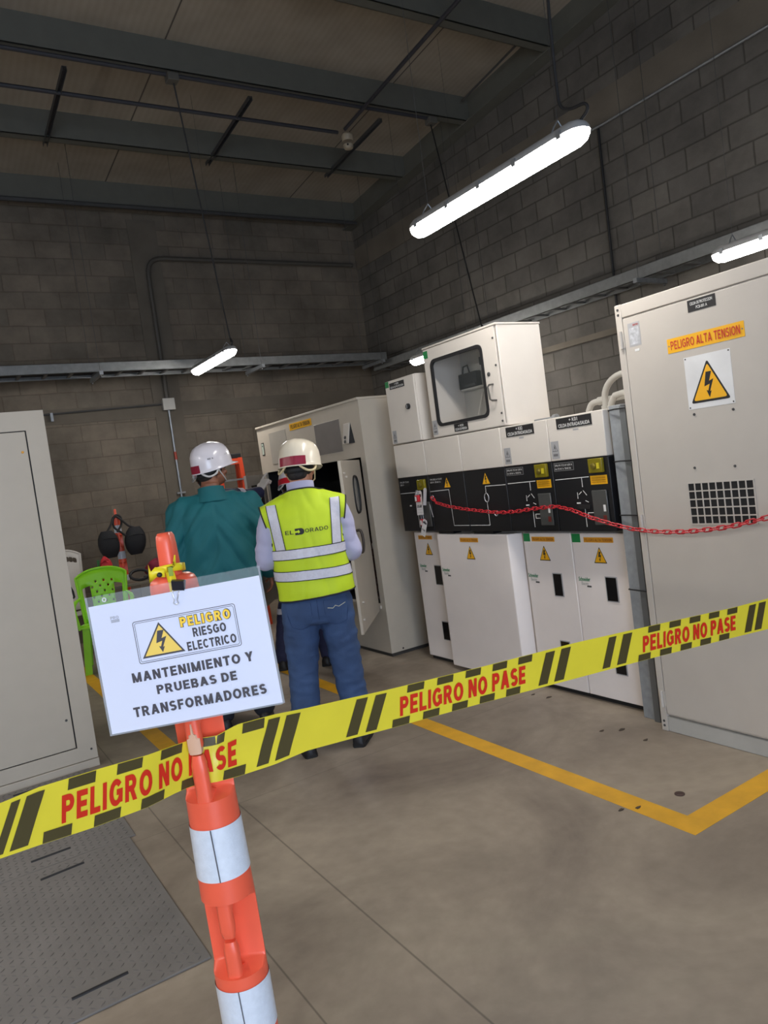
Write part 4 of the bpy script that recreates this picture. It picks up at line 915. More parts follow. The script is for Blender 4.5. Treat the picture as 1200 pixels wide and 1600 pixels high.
# ================================================================= orange delineator posts
AX = Vector((.3376, 1.2034, 0)); PF = Vector((-.55137, -.83426, 0)); PL = Vector((.83426, -.55137, 0))
TILT = Vector((.845, -.534, 0))*.0216
def delineator(label, base, f, lean, detail=True):
    f = Vector(f).normalized(); l = Vector((-f.y, f.x, 0)); 
    T = thing('delineator_post', label, 'delineator', base, 'orange delineator posts')
    zc_ = 1.16
    def at(z): return Vector(lean)*(-(z-0))
    R = .0405; d0 = -.004
    wins = ((1.108, 1.240), (.812, .930), (.50, .60))
    angs = []
    for k in range(72): angs.append(2*PI*k/72)
    def rad(z): return R + (.0035 if z < .93 else (.0035*(1.1-z)/.17 if z < 1.1 else 0)) - (.002 if z > 1.24 else 0)
    def sect(z, ff):
        r = rad(z); c = at(z); o = []
        for a in angs:
            x_ = r*math.cos(a); y_ = r*math.sin(a)
            if ff > 0: x_ += (min(x_, d0) - x_)*ff
            o.append(c + Vector((0,0,z)) + f*x_ + l*y_)
        return o
    zs = [(.06, 0), (.10, 0)]
    for (a, b) in sorted(wins): zs += [(a-.010, 0), (a-.002, 0), (a+.006, .9), (a+.012, 1), (b-.014, 1), (b-.004, .9), (b+.006, 0), (b+.014, 0)]
    zs += [(1.40, 0), (1.452, 0)]
    rings = [sect(z, g) for z, g in zs]
    for z, s_ in ((1.463, .97), (1.470, .88), (1.474, .70)):
        c = at(z) + Vector((0,0,z)); rings.append([c + (f*math.cos(a) + l*math.sin(a))*(rad(z)*s_) for a in angs])
    put('body', MB().loft(rings), ORANGE, T, sharp=50)
    # top peg: rounded flat handle
    pr = []
    for z, s_ in ((1.445, 1.25), (1.468, 1.15), (1.478, 1.02), (1.49, 1.0), (1.525, .95), (1.538, .88), (1.5435, .70)):
        c = at(z) + Vector((0,0,z)) + f*.004; pr.append([c + l*(.0140*s_*abs(math.cos(t))**.6*(1 if math.cos(t) > 0 else -1)) + f*(.021*s_*abs(math.sin(t))**.6*(1 if math.sin(t) > 0 else -1)) for t in [2*PI*i/24 for i in range(24)]])
    put('top_handle', MB().loft(pr), ORANGE, T, sharp=60)
    for (a, b), gap in zip(wins, (1.186, .872, .55)):
        for za, zb_, up in ((a-.012, gap-.003, True), (gap+.003, b+.012, False)):
            pr = []
            n_ = 6
            for i in range(n_+1):
                t = i/n_; z = za + (zb_-za)*t
                tip = t if up else 1-t
                w = .0115*(1 - .25*max(0, tip-.85)/.15); fr_ = .0395 - (.003 if tip > .95 else 0); bk = .026 if tip > .28 else -.004
                c = at(z) + Vector((0,0,z))
                sec = [(-w, bk), (-w, fr_-.003), (-w*.6, fr_), (w*.6, fr_), (w, fr_-.003), (w, bk)]
                pr.append([c + l*u + f*v for u, v in sec])
            put('peg', MB().loft(pr), ORANGE, T, sharp=60)
    if detail:
        z = 1.20; c0 = at(1.19)
        put('worn_tip', MB().loft([[at(z) + Vector((0,0,z)) + l*u*s_ + f*v for u, v in ((-.010,.028),(-.010,.039),(-.006,.0415),(.006,.0415),(.010,.039),(.010,.028))] for z, s_ in ((1.187, .92), (1.192, 1.05), (1.212, 1.05), (1.2135, .75), (1.219, .70), (1.2205, .30), (1.237, .12))]), mat('worn_tan', rgb(214, 170, 140), .6), T, label='worn pale tip of the upper peg')
    for za, zb_ in ((.975, 1.062), (.705, .790), (.40, .48)) if detail else ((1.275, 1.36), (.975, 1.062), (.705, .790)):
        pr = [[at(z) + Vector((0,0,z)) + (f*math.cos(a) + l*math.sin(a))*(rad(z)+.0012) for a in angs] for z in (za, (za+zb_)/2, zb_)]
        s_ = put('reflective_band', MB().loft(pr, cap=False), REFL, T)
        c = at(za); c2 = at(zb_); rr = rad(za)+.0014
        put('band_seam', MB().tube([c + Vector((0,0,za)) + (f*math.cos(.12) + l*math.sin(.12))*rr, c2 + Vector((0,0,zb_)) + (f*math.cos(.08) + l*math.sin(.08))*rr], .0011, 5), mat('seam_grey', rgb(92,92,98), .6), s_)
    put('rubber_base', MB().lathe((0,0,0), (0,0,1), [(.19,0),(.19,.02),(.16,.045),(.07,.065),(.05,.085)], 40), RUBBER, T, local=True)
    for ch in T.children:                   # authored around the axis: everything is local
        pass
    return T
_put = put
def put_local(name, mb, m_, parent=None, **k):
    if parent is not None and 'local' not in k: k['local'] = True
    return _put(name, mb, m_, parent, **k)
put = put_local
delineator('orange delineator post in the foreground holding the paper sign', AX + TILT*1.16, PF, TILT)
put = _put
# ================================================================= laminated sign, clip and tape scrap
SU = Vector((.8501, -.5241, .0514)).normalized(); SV0 = Vector((-.0015, .0703, .9975)); SN = SU.cross(SV0).normalized(); SV = SN.cross(SU).normalized()
SO = Vector((0, 0, 1.6)) + (Vector((.2045, 1.2499, 1.4433)) - Vector((0, 0, 1.6)))*.979; SW, SH = .2757*.979, .2052*.979          # top-left corner of the sheet
def sp_(u, v): return SO + SU*(u*SW) - SV*(v*SH)
T = thing('warning_sign', 'white laminated paper sign reading MANTENIMIENTO Y PRUEBAS DE TRANSFORMADORES on the front post', 'sign', tuple(sp_(.5, 1)))
sh = put('sheet', MB().obox(SO, SU, SV, SN, 0, -SH, -.0005, SW, 0, 0), PAPER, T)
LAM = mat('clear_laminate', rgb(214, 222, 224), .12, var=0, alpha=.20, spec=.8)
def wavy(u0, v0, u1, v1, n=24, lift=.0012):
    mb = MB(); P = []
    for j in range(4):
        for i in range(n+1):
            u = u0 + (u1-u0)*i/n; v = v0 + (v1-v0)*j/3
            P.append(sp_(u, v) + SN*(lift + (.0010*math.sin(i*1.9+j)+.0008*math.sin(i*.7+2*j))*(1 if v < 0 else .2)))
    return mb.add(P, [(j*(n+1)+i, j*(n+1)+i+1, (j+1)*(n+1)+i+1, (j+1)*(n+1)+i) for j in range(3) for i in range(n)])
pk = put('plastic_pocket', wavy(.0, -.075, 1.0, .0), LAM, T, label='clear top strip of the plastic pocket')
em = MB(); e_ = .012
for b_ in ((-e_, -.075, 0, 1+e_), (1, -.075, 1+e_, 1+e_*.5), (0, 1, 1, 1+e_)): em.obox(SO, SU, SV, SN, b_[0]*SW, -b_[3]*SH, -.0007, b_[2]*SW, -b_[1]*SH, .0004)
put('pocket_edge', em, mat('laminate_edge', rgb(176,180,186), .2, var=0, alpha=.55, spec=.7), T, label='pale clear pocket edge')
for c in (.10,): put('pocket_glare', MB().tube([sp_(c + .010*math.cos(a), -.035 + .014*math.sin(a)) + SN*.002 for a in [2*PI*i/16 for i in range(16)]], .0010, 5, closed=True), WINK, pk)  # pale ring drawn as the glare on the clear pocket
# printed panel
def fr_lines(u0, v0, u1, v1, w, r):
    o = rrect(u0, v0, u1, v1, r); i_ = rrect(u0+w, v0+w, u1-w, v1-w, max(.0005, r-w)); n_ = len(o); mb = MB()
    mb.add([SO + SU*a + SV*b + SN*.0003 for a, b in o] + [SO + SU*a + SV*b + SN*.0003 for a, b in i_], [(k, (k+1) % n_, n_+(k+1) % n_, n_+k) for k in range(n_)])
    return mb
def uv(u, v): return u*SW, -v*SH
a0, b0 = uv(.231, .508); a1, b1 = uv(.831, .176)
pn = put('printed_frame', fr_lines(a0, b0, a1, b1, .0010, .004), GINK, sh, smooth=False)
put('printed_frame', fr_lines(a0+.0028, b0+.0028, a1-.0028, b1-.0028, .0007, .003), GINK, sh, smooth=False)
c0, c1 = uv(.380, .470)
YP = mat('printed_yellow', rgb(240, 204, 96), .6, var=0)
def tri_print(O, w, h):
    mb = MB(); O = Vector(O)
    t = [(-w/2, 0), (w/2, 0), (0, h)]; mb.k = 0; mb.poly(O, SU, SV, t, .0004)
    g = .86; mb.k = 1; mb.poly(O + SV*(h*.055), SU, SV, [(x*g, y*g) for x, y in t], .0006)
    mb.k = 0; mb.poly(O + SV*(h*.42), SU, SV, [(x*w*.58, y*h*.66) for x, y in BOLT], .0008)
    return mb
put('printed_triangle', tri_print(SO + SU*c0 + SV*c1, .0675, .0520), [GINK, YP], sh, smooth=False)
def line_(txt, u0, v0, u1, v1, m_, w=.2, h=.0005, gap=.16): return block(txt, SO, SU, SV, u0*SW, -v1*SH, u1*SW, -v0*SH, m_, sh, h, w, 'lettering', gap)
line_('PELIGRO', .5005, .203, .801, .287, GINK, .36, .0004, .10); line_('PELIGRO', .5045, .2075, .797, .2825, mat('printed_gold', rgb(250, 206, 60), .6, var=0), .255, .0017, .20)
line_('RIESGO', .565, .305, .760, .375, GINK, .24, gap=.14); line_('ELECTRICO', .519, .405, .807, .475, GINK, .24, gap=.14)
line_('MANTENIMIENTO Y', .174, .565, .882, .640, GINK, .25); line_('PRUEBAS DE', .301, .690, .770, .764, GINK, .25); line_('TRANSFORMADORES', .146, .828, .924, .905, GINK, .25)
line_('PRO', .114, .104, .162, .126, mat('printed_faint', rgb(150,150,158), .6, var=0), .18)
lg = MB()
for i in range(3): lg.obox(SO, SU, SV, SN, .114*SW, -(.136+.008*i)*SH, .0002, .163*SW, -(.131+.008*i)*SH, .0004)
put('printed_lines', lg, mat('printed_faint', rgb(150,150,158), .6, var=0), sh, smooth=False)

K = thing('binder_clip', 'black binder clip with wire handle at the top of the paper sign', 'clip', tuple(sp_(.53, -.03)))
co = sp_(.535, -.045); ru = (SU*math.cos(-.18) + SV*math.sin(-.18)).normalized(); rv = SN.cross(ru)
mb = MB(); hw = .0095
mb.loft([[co + ru*x + rv*.008 + SN*.000, co + ru*x + rv*.006 + SN*.008, co + ru*x - rv*.009 + SN*.0022, co + ru*x - rv*.009 + SN*.0012, co + ru*x + rv*.004 + SN*.003, co + ru*x - rv*.009 - SN*.003, co + ru*x + rv*.006 - SN*.0075] for x in (-hw, hw)])
put('clip_body', mb, mat('clip_black', rgb(28,30,40), .3), K)
wv = [(.005, -.009, .003), (.0045, -.014, .006), (.002, -.024, .004), (.004, -.028, .003), (.002, -.0305, .003), (-.002, -.0305, .003), (-.004, -.028, .003), (-.002, -.024, .004), (-.0045, -.014, .006), (-.005, -.009, .003)]
put('wire_handle', MB().tube([co + ru*(x-.003) + rv*y + SN*z for x, y, z in wv], .0009, 6), mat('wire_white', rgb(206,208,214), .3, .5), K)
Z = thing('tape_scrap', 'torn scrap of yellow tape knotted round the top of the front post', 'tape', (.325, 1.21, 1.45))
YT = mat('tape_yellow', rgb(236, 212, 36), .35, var=.04)
def ax_at(z): return AX + TILT*(1.16-z) + Vector((0,0,z))
def rib(pts, w, name, m_=YT):
    mb = MB(); P = []
    for i, (p, dv) in enumerate(pts): P += [Vector(p) - Vector(dv)*w[i], Vector(p) + Vector(dv)*w[i]]
    mb.add(P, [(2*i, 2*i+1, 2*i+3, 2*i+2) for i in range(len(pts)-1)])
    o = put(name, mb, m_, Z); sm = o.modifiers.new('thick', 'SOLIDIFY'); sm.thickness = .0008; return o
pts = []
for t in [i/16*2*PI for i in range(17)]:
    pts.append((ax_at(1.484) + PL*(.023*math.cos(t)) + PF*(.004+.0275*math.sin(t)) + Vector((0,0,.004*math.sin(t+.5))), (0,0,1)))
rib(pts, [.006]*17, 'knot_loop')
kc = ax_at(1.482) + PF*.035 + PL*.004
rib([(kc, (0,0,1)), (kc + PL*.012 + Vector((0,0,.008)), PL*.5+Vector((0,0,.4))), (kc + PL*.016 + Vector((0,0,.026)), PL)], [.008, .007, .001], 'ribbon_end')
rib([(kc - PL*.004, (0,0,1)), (kc - PL*.018 + Vector((0,0,.003)), (0,0,1)), (kc - PL*.026 + Vector((0,0,-.004)) + PF*.006, Vector((0,0,1))+PL*.3), (kc - PL*.028 + Vector((0,0,.014)), (0,0,1))], [.007, .008, .009, .002], 'ribbon_end')
rib([(kc + PL*.004, PL), (kc + PL*.008 - Vector((0,0,.018)) + PF*.004, PL), (kc + PL*.007 - Vector((0,0,.036)) + PF*.003, PL), (kc + PL*.006 - Vector((0,0,.046)), PL)], [.007, .007, .006, .004], 'ribbon_end')
put('knot_black_print', MB().ell(kc - PL*.012 + Vector((0,0,-.002)) + PF*.002, (.0045,.003,.004)), INK, Z, label='black print on the tape')  # dab of the tape's own black print
put('green_print', MB().obox(kc + PL*.006 + PF*.002, PL, (0,0,1), PF, -.003, -.006, .0005, .004, .008, .0012), mat('olive_print', rgb(140,158,60), .5), Z)

# ================================================================= barrier tape
TP = [((-.62,1.01,1.285),(-.631,1.012,1.21)),((-.0783,1.1069,1.236),(-.0892,1.1085,1.1614)),((-.0094,1.1198,1.2266),(-.0202,1.1213,1.1523)),((.0357,1.1281,1.2222),(.0249,1.1297,1.1481)),
((.0849,1.1368,1.2246),(.0732,1.1385,1.1444)),((.1636,1.1513,1.2187),(.1516,1.153,1.1362)),((.2407,1.1655,1.2119),(.2291,1.1672,1.1322)),((.2878,1.1824,1.2085),(.2778,1.1836,1.1325)),
((.3148,1.1915,1.206),(.3048,1.1927,1.131)),((.329,1.1905,1.205),(.319,1.1917,1.13)),((.3407,1.1863,1.204),(.3307,1.1875,1.1295)),((.3552,1.1792,1.204),(.3452,1.1804,1.1285)),
((.3928,1.182,1.2105),(.3802,1.1838,1.1242)),((.4621,1.182,1.2075),(.4498,1.1837,1.1229)),((.5225,1.182,1.2011),(.5117,1.1836,1.1267)),((.6128,1.1821,1.194),(.6021,1.1836,1.1202)),
((.6814,1.1821,1.188),(.6707,1.1837,1.1147)),((.929,1.1822,1.1716),(.9182,1.1837,1.0977)),((1.188,1.1822,1.1571),(1.1764,1.1839,1.0779)),((1.4495,1.1824,1.1365),(1.4382,1.184,1.0583)),
((1.7788,1.1826,1.1095),(1.7673,1.1842,1.0305)),((1.9366,1.1826,1.1007),(1.9243,1.1843,1.0166)),((2.3859,1.1828,1.0671),(2.373,1.1846,.979)),((3.186,1.183,1.035),(3.186,1.183,.957))]
TP = [(Vector(a), Vector(b)) for a, b in TP]
TS = [0.0]
for i in range(1, len(TP)): TS.append(TS[-1] + ((TP[i][0]+TP[i][1])/2 - (TP[i-1][0]+TP[i-1][1])/2).length)
def cat_(p0, p1, p2, p3, t):
    return p1 + ((p2-p0)*t + (p0*2-p1*5+p2*4-p3)*t*t + (p1*3-p0-p2*3+p3)*t**3)*.5
def tp_at(s, w):
    """point of the tape at arc length s, w = 0 (lower edge) .. 1 (upper edge)"""
    i = 0
    while i < len(TS)-2 and TS[i+1] < s: i += 1
    t = (s-TS[i])/(TS[i+1]-TS[i]); g = lambda k: TP[max(0, min(len(TP)-1, k))]
    a = g(i)[0].lerp(g(i+1)[0], t); b = g(i)[1].lerp(g(i+1)[1], t)
    near = math.exp(-((s-1.03)/.10)**2)
    nrm = Vector((.05, -1, 0)).normalized()
    rip = .0009*near*math.sin(w*9 + s*24)*(1 if abs(s-.97) > .03 else .2) + .0012*math.exp(-((s-.80)/.08)**2)*math.sin(w*7+s*20)
    return b.lerp(a, w) + nrm*rip
def tp_n(s):
    d = tp_at(s+.004, .5) - tp_at(s-.004, .5); n_ = d.cross(Vector((0,0,1))).normalized()
    return n_ if n_.y < 0 else -n_
T = thing('barrier_tape', 'yellow PELIGRO NO PASE barrier tape stretched across the foreground', 'barrier tape', tuple(TP[9][1]))
mb = MB(); SS = []; s = 0.0
while s < TS[-1]: SS.append(s); s += .008 if s < 1.3 else .03
SS.append(TS[-1]-1e-4); P = []; NW = 8
for s in SS: P += [tp_at(s, j/NW) for j in range(NW+1)]
mb.add(P, [(i*(NW+1)+j, i*(NW+1)+j+1, (i+1)*(NW+1)+j+1, (i+1)*(NW+1)+j) for i in range(len(SS)-1) for j in range(NW)])
TAPE = mat('barrier_tape_yellow', rgb(226, 208, 56), .22, var=.03, scale=14, spec=.6)
tape = put('ribbon', mb, TAPE, T, sharp=180)
TBK = mat('tape_black_print', rgb(74, 66, 38), .22, var=.05, spec=.6); TRD = mat('tape_red_print', rgb(206, 50, 32), .6, var=.02, spec=.1)
def on_tape(mb, s, w, h=.0006): return tp_at(s, w) + tp_n(s)*h
def patch(s0, w0, s1, w1, slant=0.0, name='black_bar', n=4):
    mb = MB(); P = []
    for i in range(n+1):
        for j in range(9):
            w = w0 + (w1-w0)*j/8; s = s0 + (s1-s0)*i/n + slant*(w-.5); P.append(on_tape(mb, s, w, .0011))
    mb.add(P, [(i*9+j, i*9+j+1, (i+1)*9+j+1, (i+1)*9+j) for i in range(n) for j in range(8)])
    return put(name, mb, TBK, tape, sharp=180)
def tape_text(s0, s1):
    vs, fs = block_glyphs('PELIGRO NO PASE', .25, .15); mb = MB(); bmm = bmesh.new()
    V_ = [bmm.verts.new((a, b, vs[i].z*.3)) for i, (a, b) in enumerate(fit(vs, s0, .245, s1, .735))]
    for f in fs: bmm.faces.new([V_[i] for i in f])
    n_ = int((s1-s0)/.012)
    for k in range(1, n_):
        bmesh.ops.bisect_plane(bmm, geom=bmm.verts[:]+bmm.edges[:]+bmm.faces[:], plane_co=(s0+(s1-s0)*k/n_, 0, 0), plane_no=(1,0,0))
    bmm.verts.index_update(); vv = [on_tape(mb, v.co.x, v.co.y, .0013 + v.co.z) for v in bmm.verts]; ff = [[v.index for v in f.verts] for f in bmm.faces]; bmm.free()
    mb.add(vv, ff); put('lettering', mb, TRD, tape, sharp=180)
def dashes(s0, s1, off):
    n_ = 5; p = (s1-s0)/ (n_-.45)
    for k in range(n_):
        a = s0 + p*k
        patch(a+off, .79, a+off+p*.56, .985, .006)
        if k < 4: patch(a+p*.50+off*0, .015, a+p*.50+p*.56, .21, .006)
    
for s0, s1 in ((-.0+.02, .27), (.750, 1.035), (1.362, 1.680), (2.059, 2.430), (2.70, 3.03), (3.28, 3.62)):
    tape_text(s0, s1)
for s0, s1 in ((.755, 1.085), (1.375, 1.70), (2.075, 2.44), (2.71, 3.04), (3.29, 3.62)):
    p = (s1-s0)/4.6
    for k in range(5 if s0 < 1 else 5):
        patch(s0+p*k, .80, s0+p*k+p*.55, .99, .010)
    for k in range(5):
        patch(s0-.012+p*k-.2*p, .01, s0-.012+p*k+p*.35, .20, .010)
for s0, s1 in ((.672, .684), (.692, .716), (1.082, 1.104), (1.116, 1.143), (1.256, 1.280), (1.297, 1.321), (1.730, 1.757), (1.777, 1.806), (1.930, 1.955), (1.979, 2.010), (2.484, 2.515), (2.530, 2.562), (.30, .325), (.345, .37), (.50, .525), (.545, .57), (3.1, 3.13), (3.15, 3.18)):
    patch(s0, .07, s1, .93, .026, n=3)

# ================================================================= red chain and lock-out tags
CH = [(3.196, 4.455, 1.335), (3.19, 4.40, 1.296), (3.19, 4.278, 1.268), (3.19, 4.10, 1.243), (3.19, 3.926, 1.226), (3.19, 3.79, 1.213), (3.19, 3.669, 1.209), (3.19, 3.55, 1.213), (3.19, 3.428, 1.224), (3.19, 3.30, 1.232), (3.186, 3.197, 1.236),
      (3.16, 3.05, 1.215), (3.125, 2.871, 1.170), (3.12, 2.74, 1.138), (3.12, 2.617, 1.112), (3.12, 2.50, 1.099), (3.12, 2.402, 1.094), (3.12, 2.29, 1.096), (3.12, 2.187, 1.104), (3.12, 2.10, 1.114), (3.12, 2.021, 1.126), (3.12, 1.866, 1.160), (3.13, 1.6, 1.235), (3.165, 1.3, 1.34), (3.172, 1.265, 1.355)]
CAMP = Vector((0, 0, 1.6))
def nearer(p, s_=1.010): return CAMP + (Vector(p)-CAMP)*s_
CH = [nearer(p) if p[0] > 3.18 else Vector(p) for p in CH]; CL = [0.0]
for i in range(1, len(CH)): CL.append(CL[-1] + (CH[i]-CH[i-1]).length)
def ch_at(s):
    i = 0
    while i < len(CL)-2 and CL[i+1] < s: i += 1
    t = (s-CL[i])/(CL[i+1]-CL[i]); return CH[i].lerp(CH[i+1], t), (CH[i+1]-CH[i]).normalized()
T = thing('safety_chain', 'red plastic chain draped across the white cubicles and the right cabinet', 'chain', tuple(CH[10] - Vector((0,0,.3))))
link_m = MB(); lp = []
hl, hw = .0145, .0105
for i in range(8): a = -PI/2 + PI*i/7; lp.append((hl + hw*math.cos(a), hw*math.sin(a), 0))
for i in range(8): a = PI/2 + PI*i/7; lp.append((-hl + hw*math.cos(a), hw*math.sin(a), 0))
LINK = MB().tube(lp, .0034, 8, closed=True).mesh('chain_link'); LINK.materials.append(REDP)
s = .015; k = 0; base = origin(T)
while s < CL[-1]:
    p, d = ch_at(s); q = d.to_track_quat('X', 'Z')
    o = bpy.data.objects.new('chain_link', LINK); C.objects.link(o); o.parent = T
    roll = (PI/2 if k % 2 else 0) + .35
    o.matrix_local = Matrix.Translation(p-base) @ q.to_matrix().to_4x4() @ Matrix.Rotation(roll, 4, 'X'); s += .0375; k += 1
TG = 'white lock-out tags on the end cubicle'
CARD = mat('tag_card_white', rgb(226, 222, 222), .4, var=.02)
def tag_card(label, O, U, V, w, h, txt, shade=None):
    O, U, V = nearer(O, 1.0165), Vector(U).normalized(), Vector(V).normalized(); N_ = U.cross(V)
    K = thing('lockout_tag', label, 'tag', tuple(O), TG)
    pts = [(0,-h),(w,-h),(w,-.012),(w-.012,0),(.012,0),(0,-.012)]
    c = put('card', MB().poly(O, U, V, pts, 0, .0014), CARD, K)
    put('eyelet', MB().tube([O + U*(w/2+.005*math.cos(a)) + V*(-.013+.005*math.sin(a)) + N_*.0016 for a in [2*PI*i/12 for i in range(12)]], .0012, 5, closed=True), INK, c)
    put('print_bars', MB().obox(O, U, V, N_, w*.1, -h*.26, .0014, w*.9, -h*.14, .0018).obox(O, U, V, N_, w*.12, -h*.90, .0014, w*.88, -h*.895, .0018).obox(O, U, V, N_, w*.15, -h*.78, .0014, w*.8, -h*.775, .0018), GINK, c, smooth=False)
    if txt: block(txt, O, U, V, w*.14, -h*.70, w*.86, -h*.58, INK, c, .002, .24)
    return K, O, U, V, N_
tag_card('white lock-out tag reading USAR, hanging from the yellow lock cover of the end cubicle', (3.180, 4.640, 1.392), (0,-1,.03), (.05,.02,1), .085, .185, 'USAR')
def padlock(label, O):
    O = nearer(O, 1.018); K = thing('padlock', label, 'padlock', tuple(O), 'red padlocks on the end cubicle')
    put('lock_body', MB().box(O.x-.012, O.y-.023, O.z, O.x+.012, O.y+.023, O.z+.052), REDP, K, bevel=.005)
    put('shackle', MB().tube([(O.x, O.y-.014, O.z+.05), (O.x, O.y-.014, O.z+.074)] + [(O.x, O.y-.014*math.cos(a), O.z+.074+.014*math.sin(a)) for a in [PI*i/8 for i in range(1, 8)]] + [(O.x, O.y+.014, O.z+.074), (O.x, O.y+.014, O.z+.05)], .0035, 8), STEEL, K)
    put('lock_label', MB().box(O.x-.0128, O.y-.004, O.z+.008, O.x-.0118, O.y+.018, O.z+.042), WINK, K)
padlock('red padlock over the USAR tag under the yellow cover', (3.158, 4.588, 1.312))
padlock('lower red padlock hanging beside the grey switch box', (3.185, 4.598, 1.128))
tag_card('lower tilted lock-out tag next to the second red padlock', (3.178, 4.575, 1.185), (0,-1,-.45), (.03,-.45,1), .055, .135, 'USAR')
tag_card('crumpled pale tag seen edge-on where the red chain starts', (3.170, 4.47, 1.41), (-.75,-.5,.1), (.1,-.12,1), .06, .13, None)
tag_card('folded grey tag strip hanging just under the chain end', (3.170, 4.455, 1.29), (-.6,-.8,.0), (.0,.25,1), .04, .10, None)
put('wall_hook', MB().tube(smooth_path([(3.199, 1.25, 1.375), (3.180, 1.25, 1.378), (3.172, 1.255, 1.362), (3.182, 1.262, 1.35)]), .004, 8), STEEL, T)
put('hook_eye', MB().tube([(3.256, 4.53+.012*math.cos(a), 1.335+.012*math.sin(a)) for a in [2*PI*i/12 for i in range(12)]], .003, 6, closed=True), STEEL, T)

# ================================================================= things by the back wall
def mono_chair(label, loc, rz, m_, group, seat_h=.43, back_h=.92, holes='dots', arms=True):
    T = thing('plastic_chair', label, 'chair', loc, group, rot=(0,0,rz)); P_ = dict(local=True)
    def solid(o, t=.006): q = o.modifiers.new('thick', 'SOLIDIFY'); q.thickness = t; q.offset = 0; return o
    w, dp = .22, .21
    # seat: front is +y in the chair's own frame
    mb = MB(); P = []; nx, ny = 10, 10
    for j in range(ny+1):
        for i in range(nx+1):
            x = -1 + 2*i/nx; y = -1 + 2*j/ny
            P.append((x*w*(1+.06*y), y*dp, seat_h - .018*(1-x*x) + .02*y - (.03 if y > .9 else 0)))
    mb.add(P, [(j*(nx+1)+i, j*(nx+1)+i+1, (j+1)*(nx+1)+i+1, (j+1)*(nx+1)+i) for j in range(ny) for i in range(nx)])
    solid(put('seat', mb, m_, T, **P_))
    # backrest with holes
    nx, nz = 12, 10; mb = MB(); mb.merge = True
    def bp(a, b):      # a in -1..1 across, b in 0..1 up
        hw = .205 + .040*b
        top = back_h - .07*(abs(a)**2.6)
        z = seat_h-.01 + (top-seat_h+.01)*b
        return Vector((a*hw, -dp - .015 - .10*b + .05*a*a, z))
    def cell(i, k):
        if holes == 'dots': return 3 <= i < nx-3 and 3 <= k < nz-2 and (i+k) % 2 == 0
        return k == nz-2 and (1 <= i < 4 or nx-4 <= i < nx-1)
    def big(i, k): return holes == 'dots' and ((i in (9, 10) and 2 <= k <= 6) or (i in (1, 2) and 1 <= k <= 6))
    for k in range(nz):
        for i in range(nx):
            a0 = -1+2*i/nx; a1 = -1+2*(i+1)/nx; b0 = k/nz; b1 = (k+1)/nz
            if big(i, k): continue
            q = [bp(a0, b0), bp(a1, b0), bp(a1, b1), bp(a0, b1)]
            if not cell(i, k): mb.add(q, [(0,1,2,3)]); continue
            ac, bc = (a0+a1)/2, (b0+b1)/2; s_ = .20 if holes == 'dots' else .42; hh = [bp(ac+(a1-a0)*s_*x*1.2, bc+(b1-b0)*s_*y) for x, y in ((-1,-.6),(-.5,-1),(.5,-1),(1,-.6),(1,.6),(.5,1),(-.5,1),(-1,.6))]
            mb.add(q + hh, [(0,1,6,5),(1,7,6),(1,2,8,7),(2,9,8),(2,3,10,9),(3,11,10),(3,0,4,11),(0,5,4)])
    solid(put('backrest', mb, m_, T, **P_), .007)
    rim = [bp(-1, b/8) for b in range(9)] + [bp(-1+2*i/12, 1) for i in range(1, 12)] + [bp(1, b/8) for b in range(8, -1, -1)]
    put('back_rim', MB().tube(rim, .012, 8), m_, T, **P_)
    for sx_ in (-1, 1):
        put('leg', MB().loft([[(sx_*(w*.98)-sx_*a*.065+sx_*o_, dp*.95-b*.06+o_*.3, z) for a, b in ((0,0),(1,0),(1,.25),(.25,.25),(.25,1),(0,1))] for z, o_ in ((seat_h-.005, 0), (0, .035))]), m_, T, **P_)
        put('leg', MB().loft([[(sx_*(w*.95)-sx_*a*.055+sx_*o_, -dp*1.0+b*.06-o_*1.2, z) for a, b in ((0,0),(1,0),(1,.25),(.25,.25),(.25,1),(0,1))] for z, o_ in ((seat_h+.0, 0), (0, .045))]), m_, T, **P_)
        if arms:
            q = bp(sx_*1.0, .55)
            ar = [tuple(q), (sx_*.265, -.12, seat_h+.215), (sx_*.275, .04, seat_h+.205), (sx_*.270, .15, seat_h+.18), (sx_*.255, .19, seat_h+.10), (sx_*.235, .195, seat_h-.02)]
            put('armrest', MB().tube(ar, [.012,.018,.022,.020,.017,.014], 10), m_, T, **P_)
    return T
GRN = mat('green_plastic', rgb(152, 228, 44), .35, var=.03, spec=.5)
mono_chair('lime green plastic armchair between the left cabinet and the paper sign', (1.415, 7.75, 0), math.radians(167), GRN, None, .46, .97)
mono_chair('white plastic chair back peeping out behind the left cabinet', (1.265, 8.95, 0), math.radians(180), mat('white_plastic', rgb(214,210,204), .4), None, .46, 1.15, 'slots', False)
tag(put('strap', MB().tube([(1.115, 7.93, .90), (1.12, 7.90, .895), (1.145, 7.86, .86), (1.165, 7.84, .80), (1.168, 7.83, .745), (1.155, 7.83, .735)], .011, 8), RUBBER), 'short black strap hooked on the left arm of the green chair', 'strap')
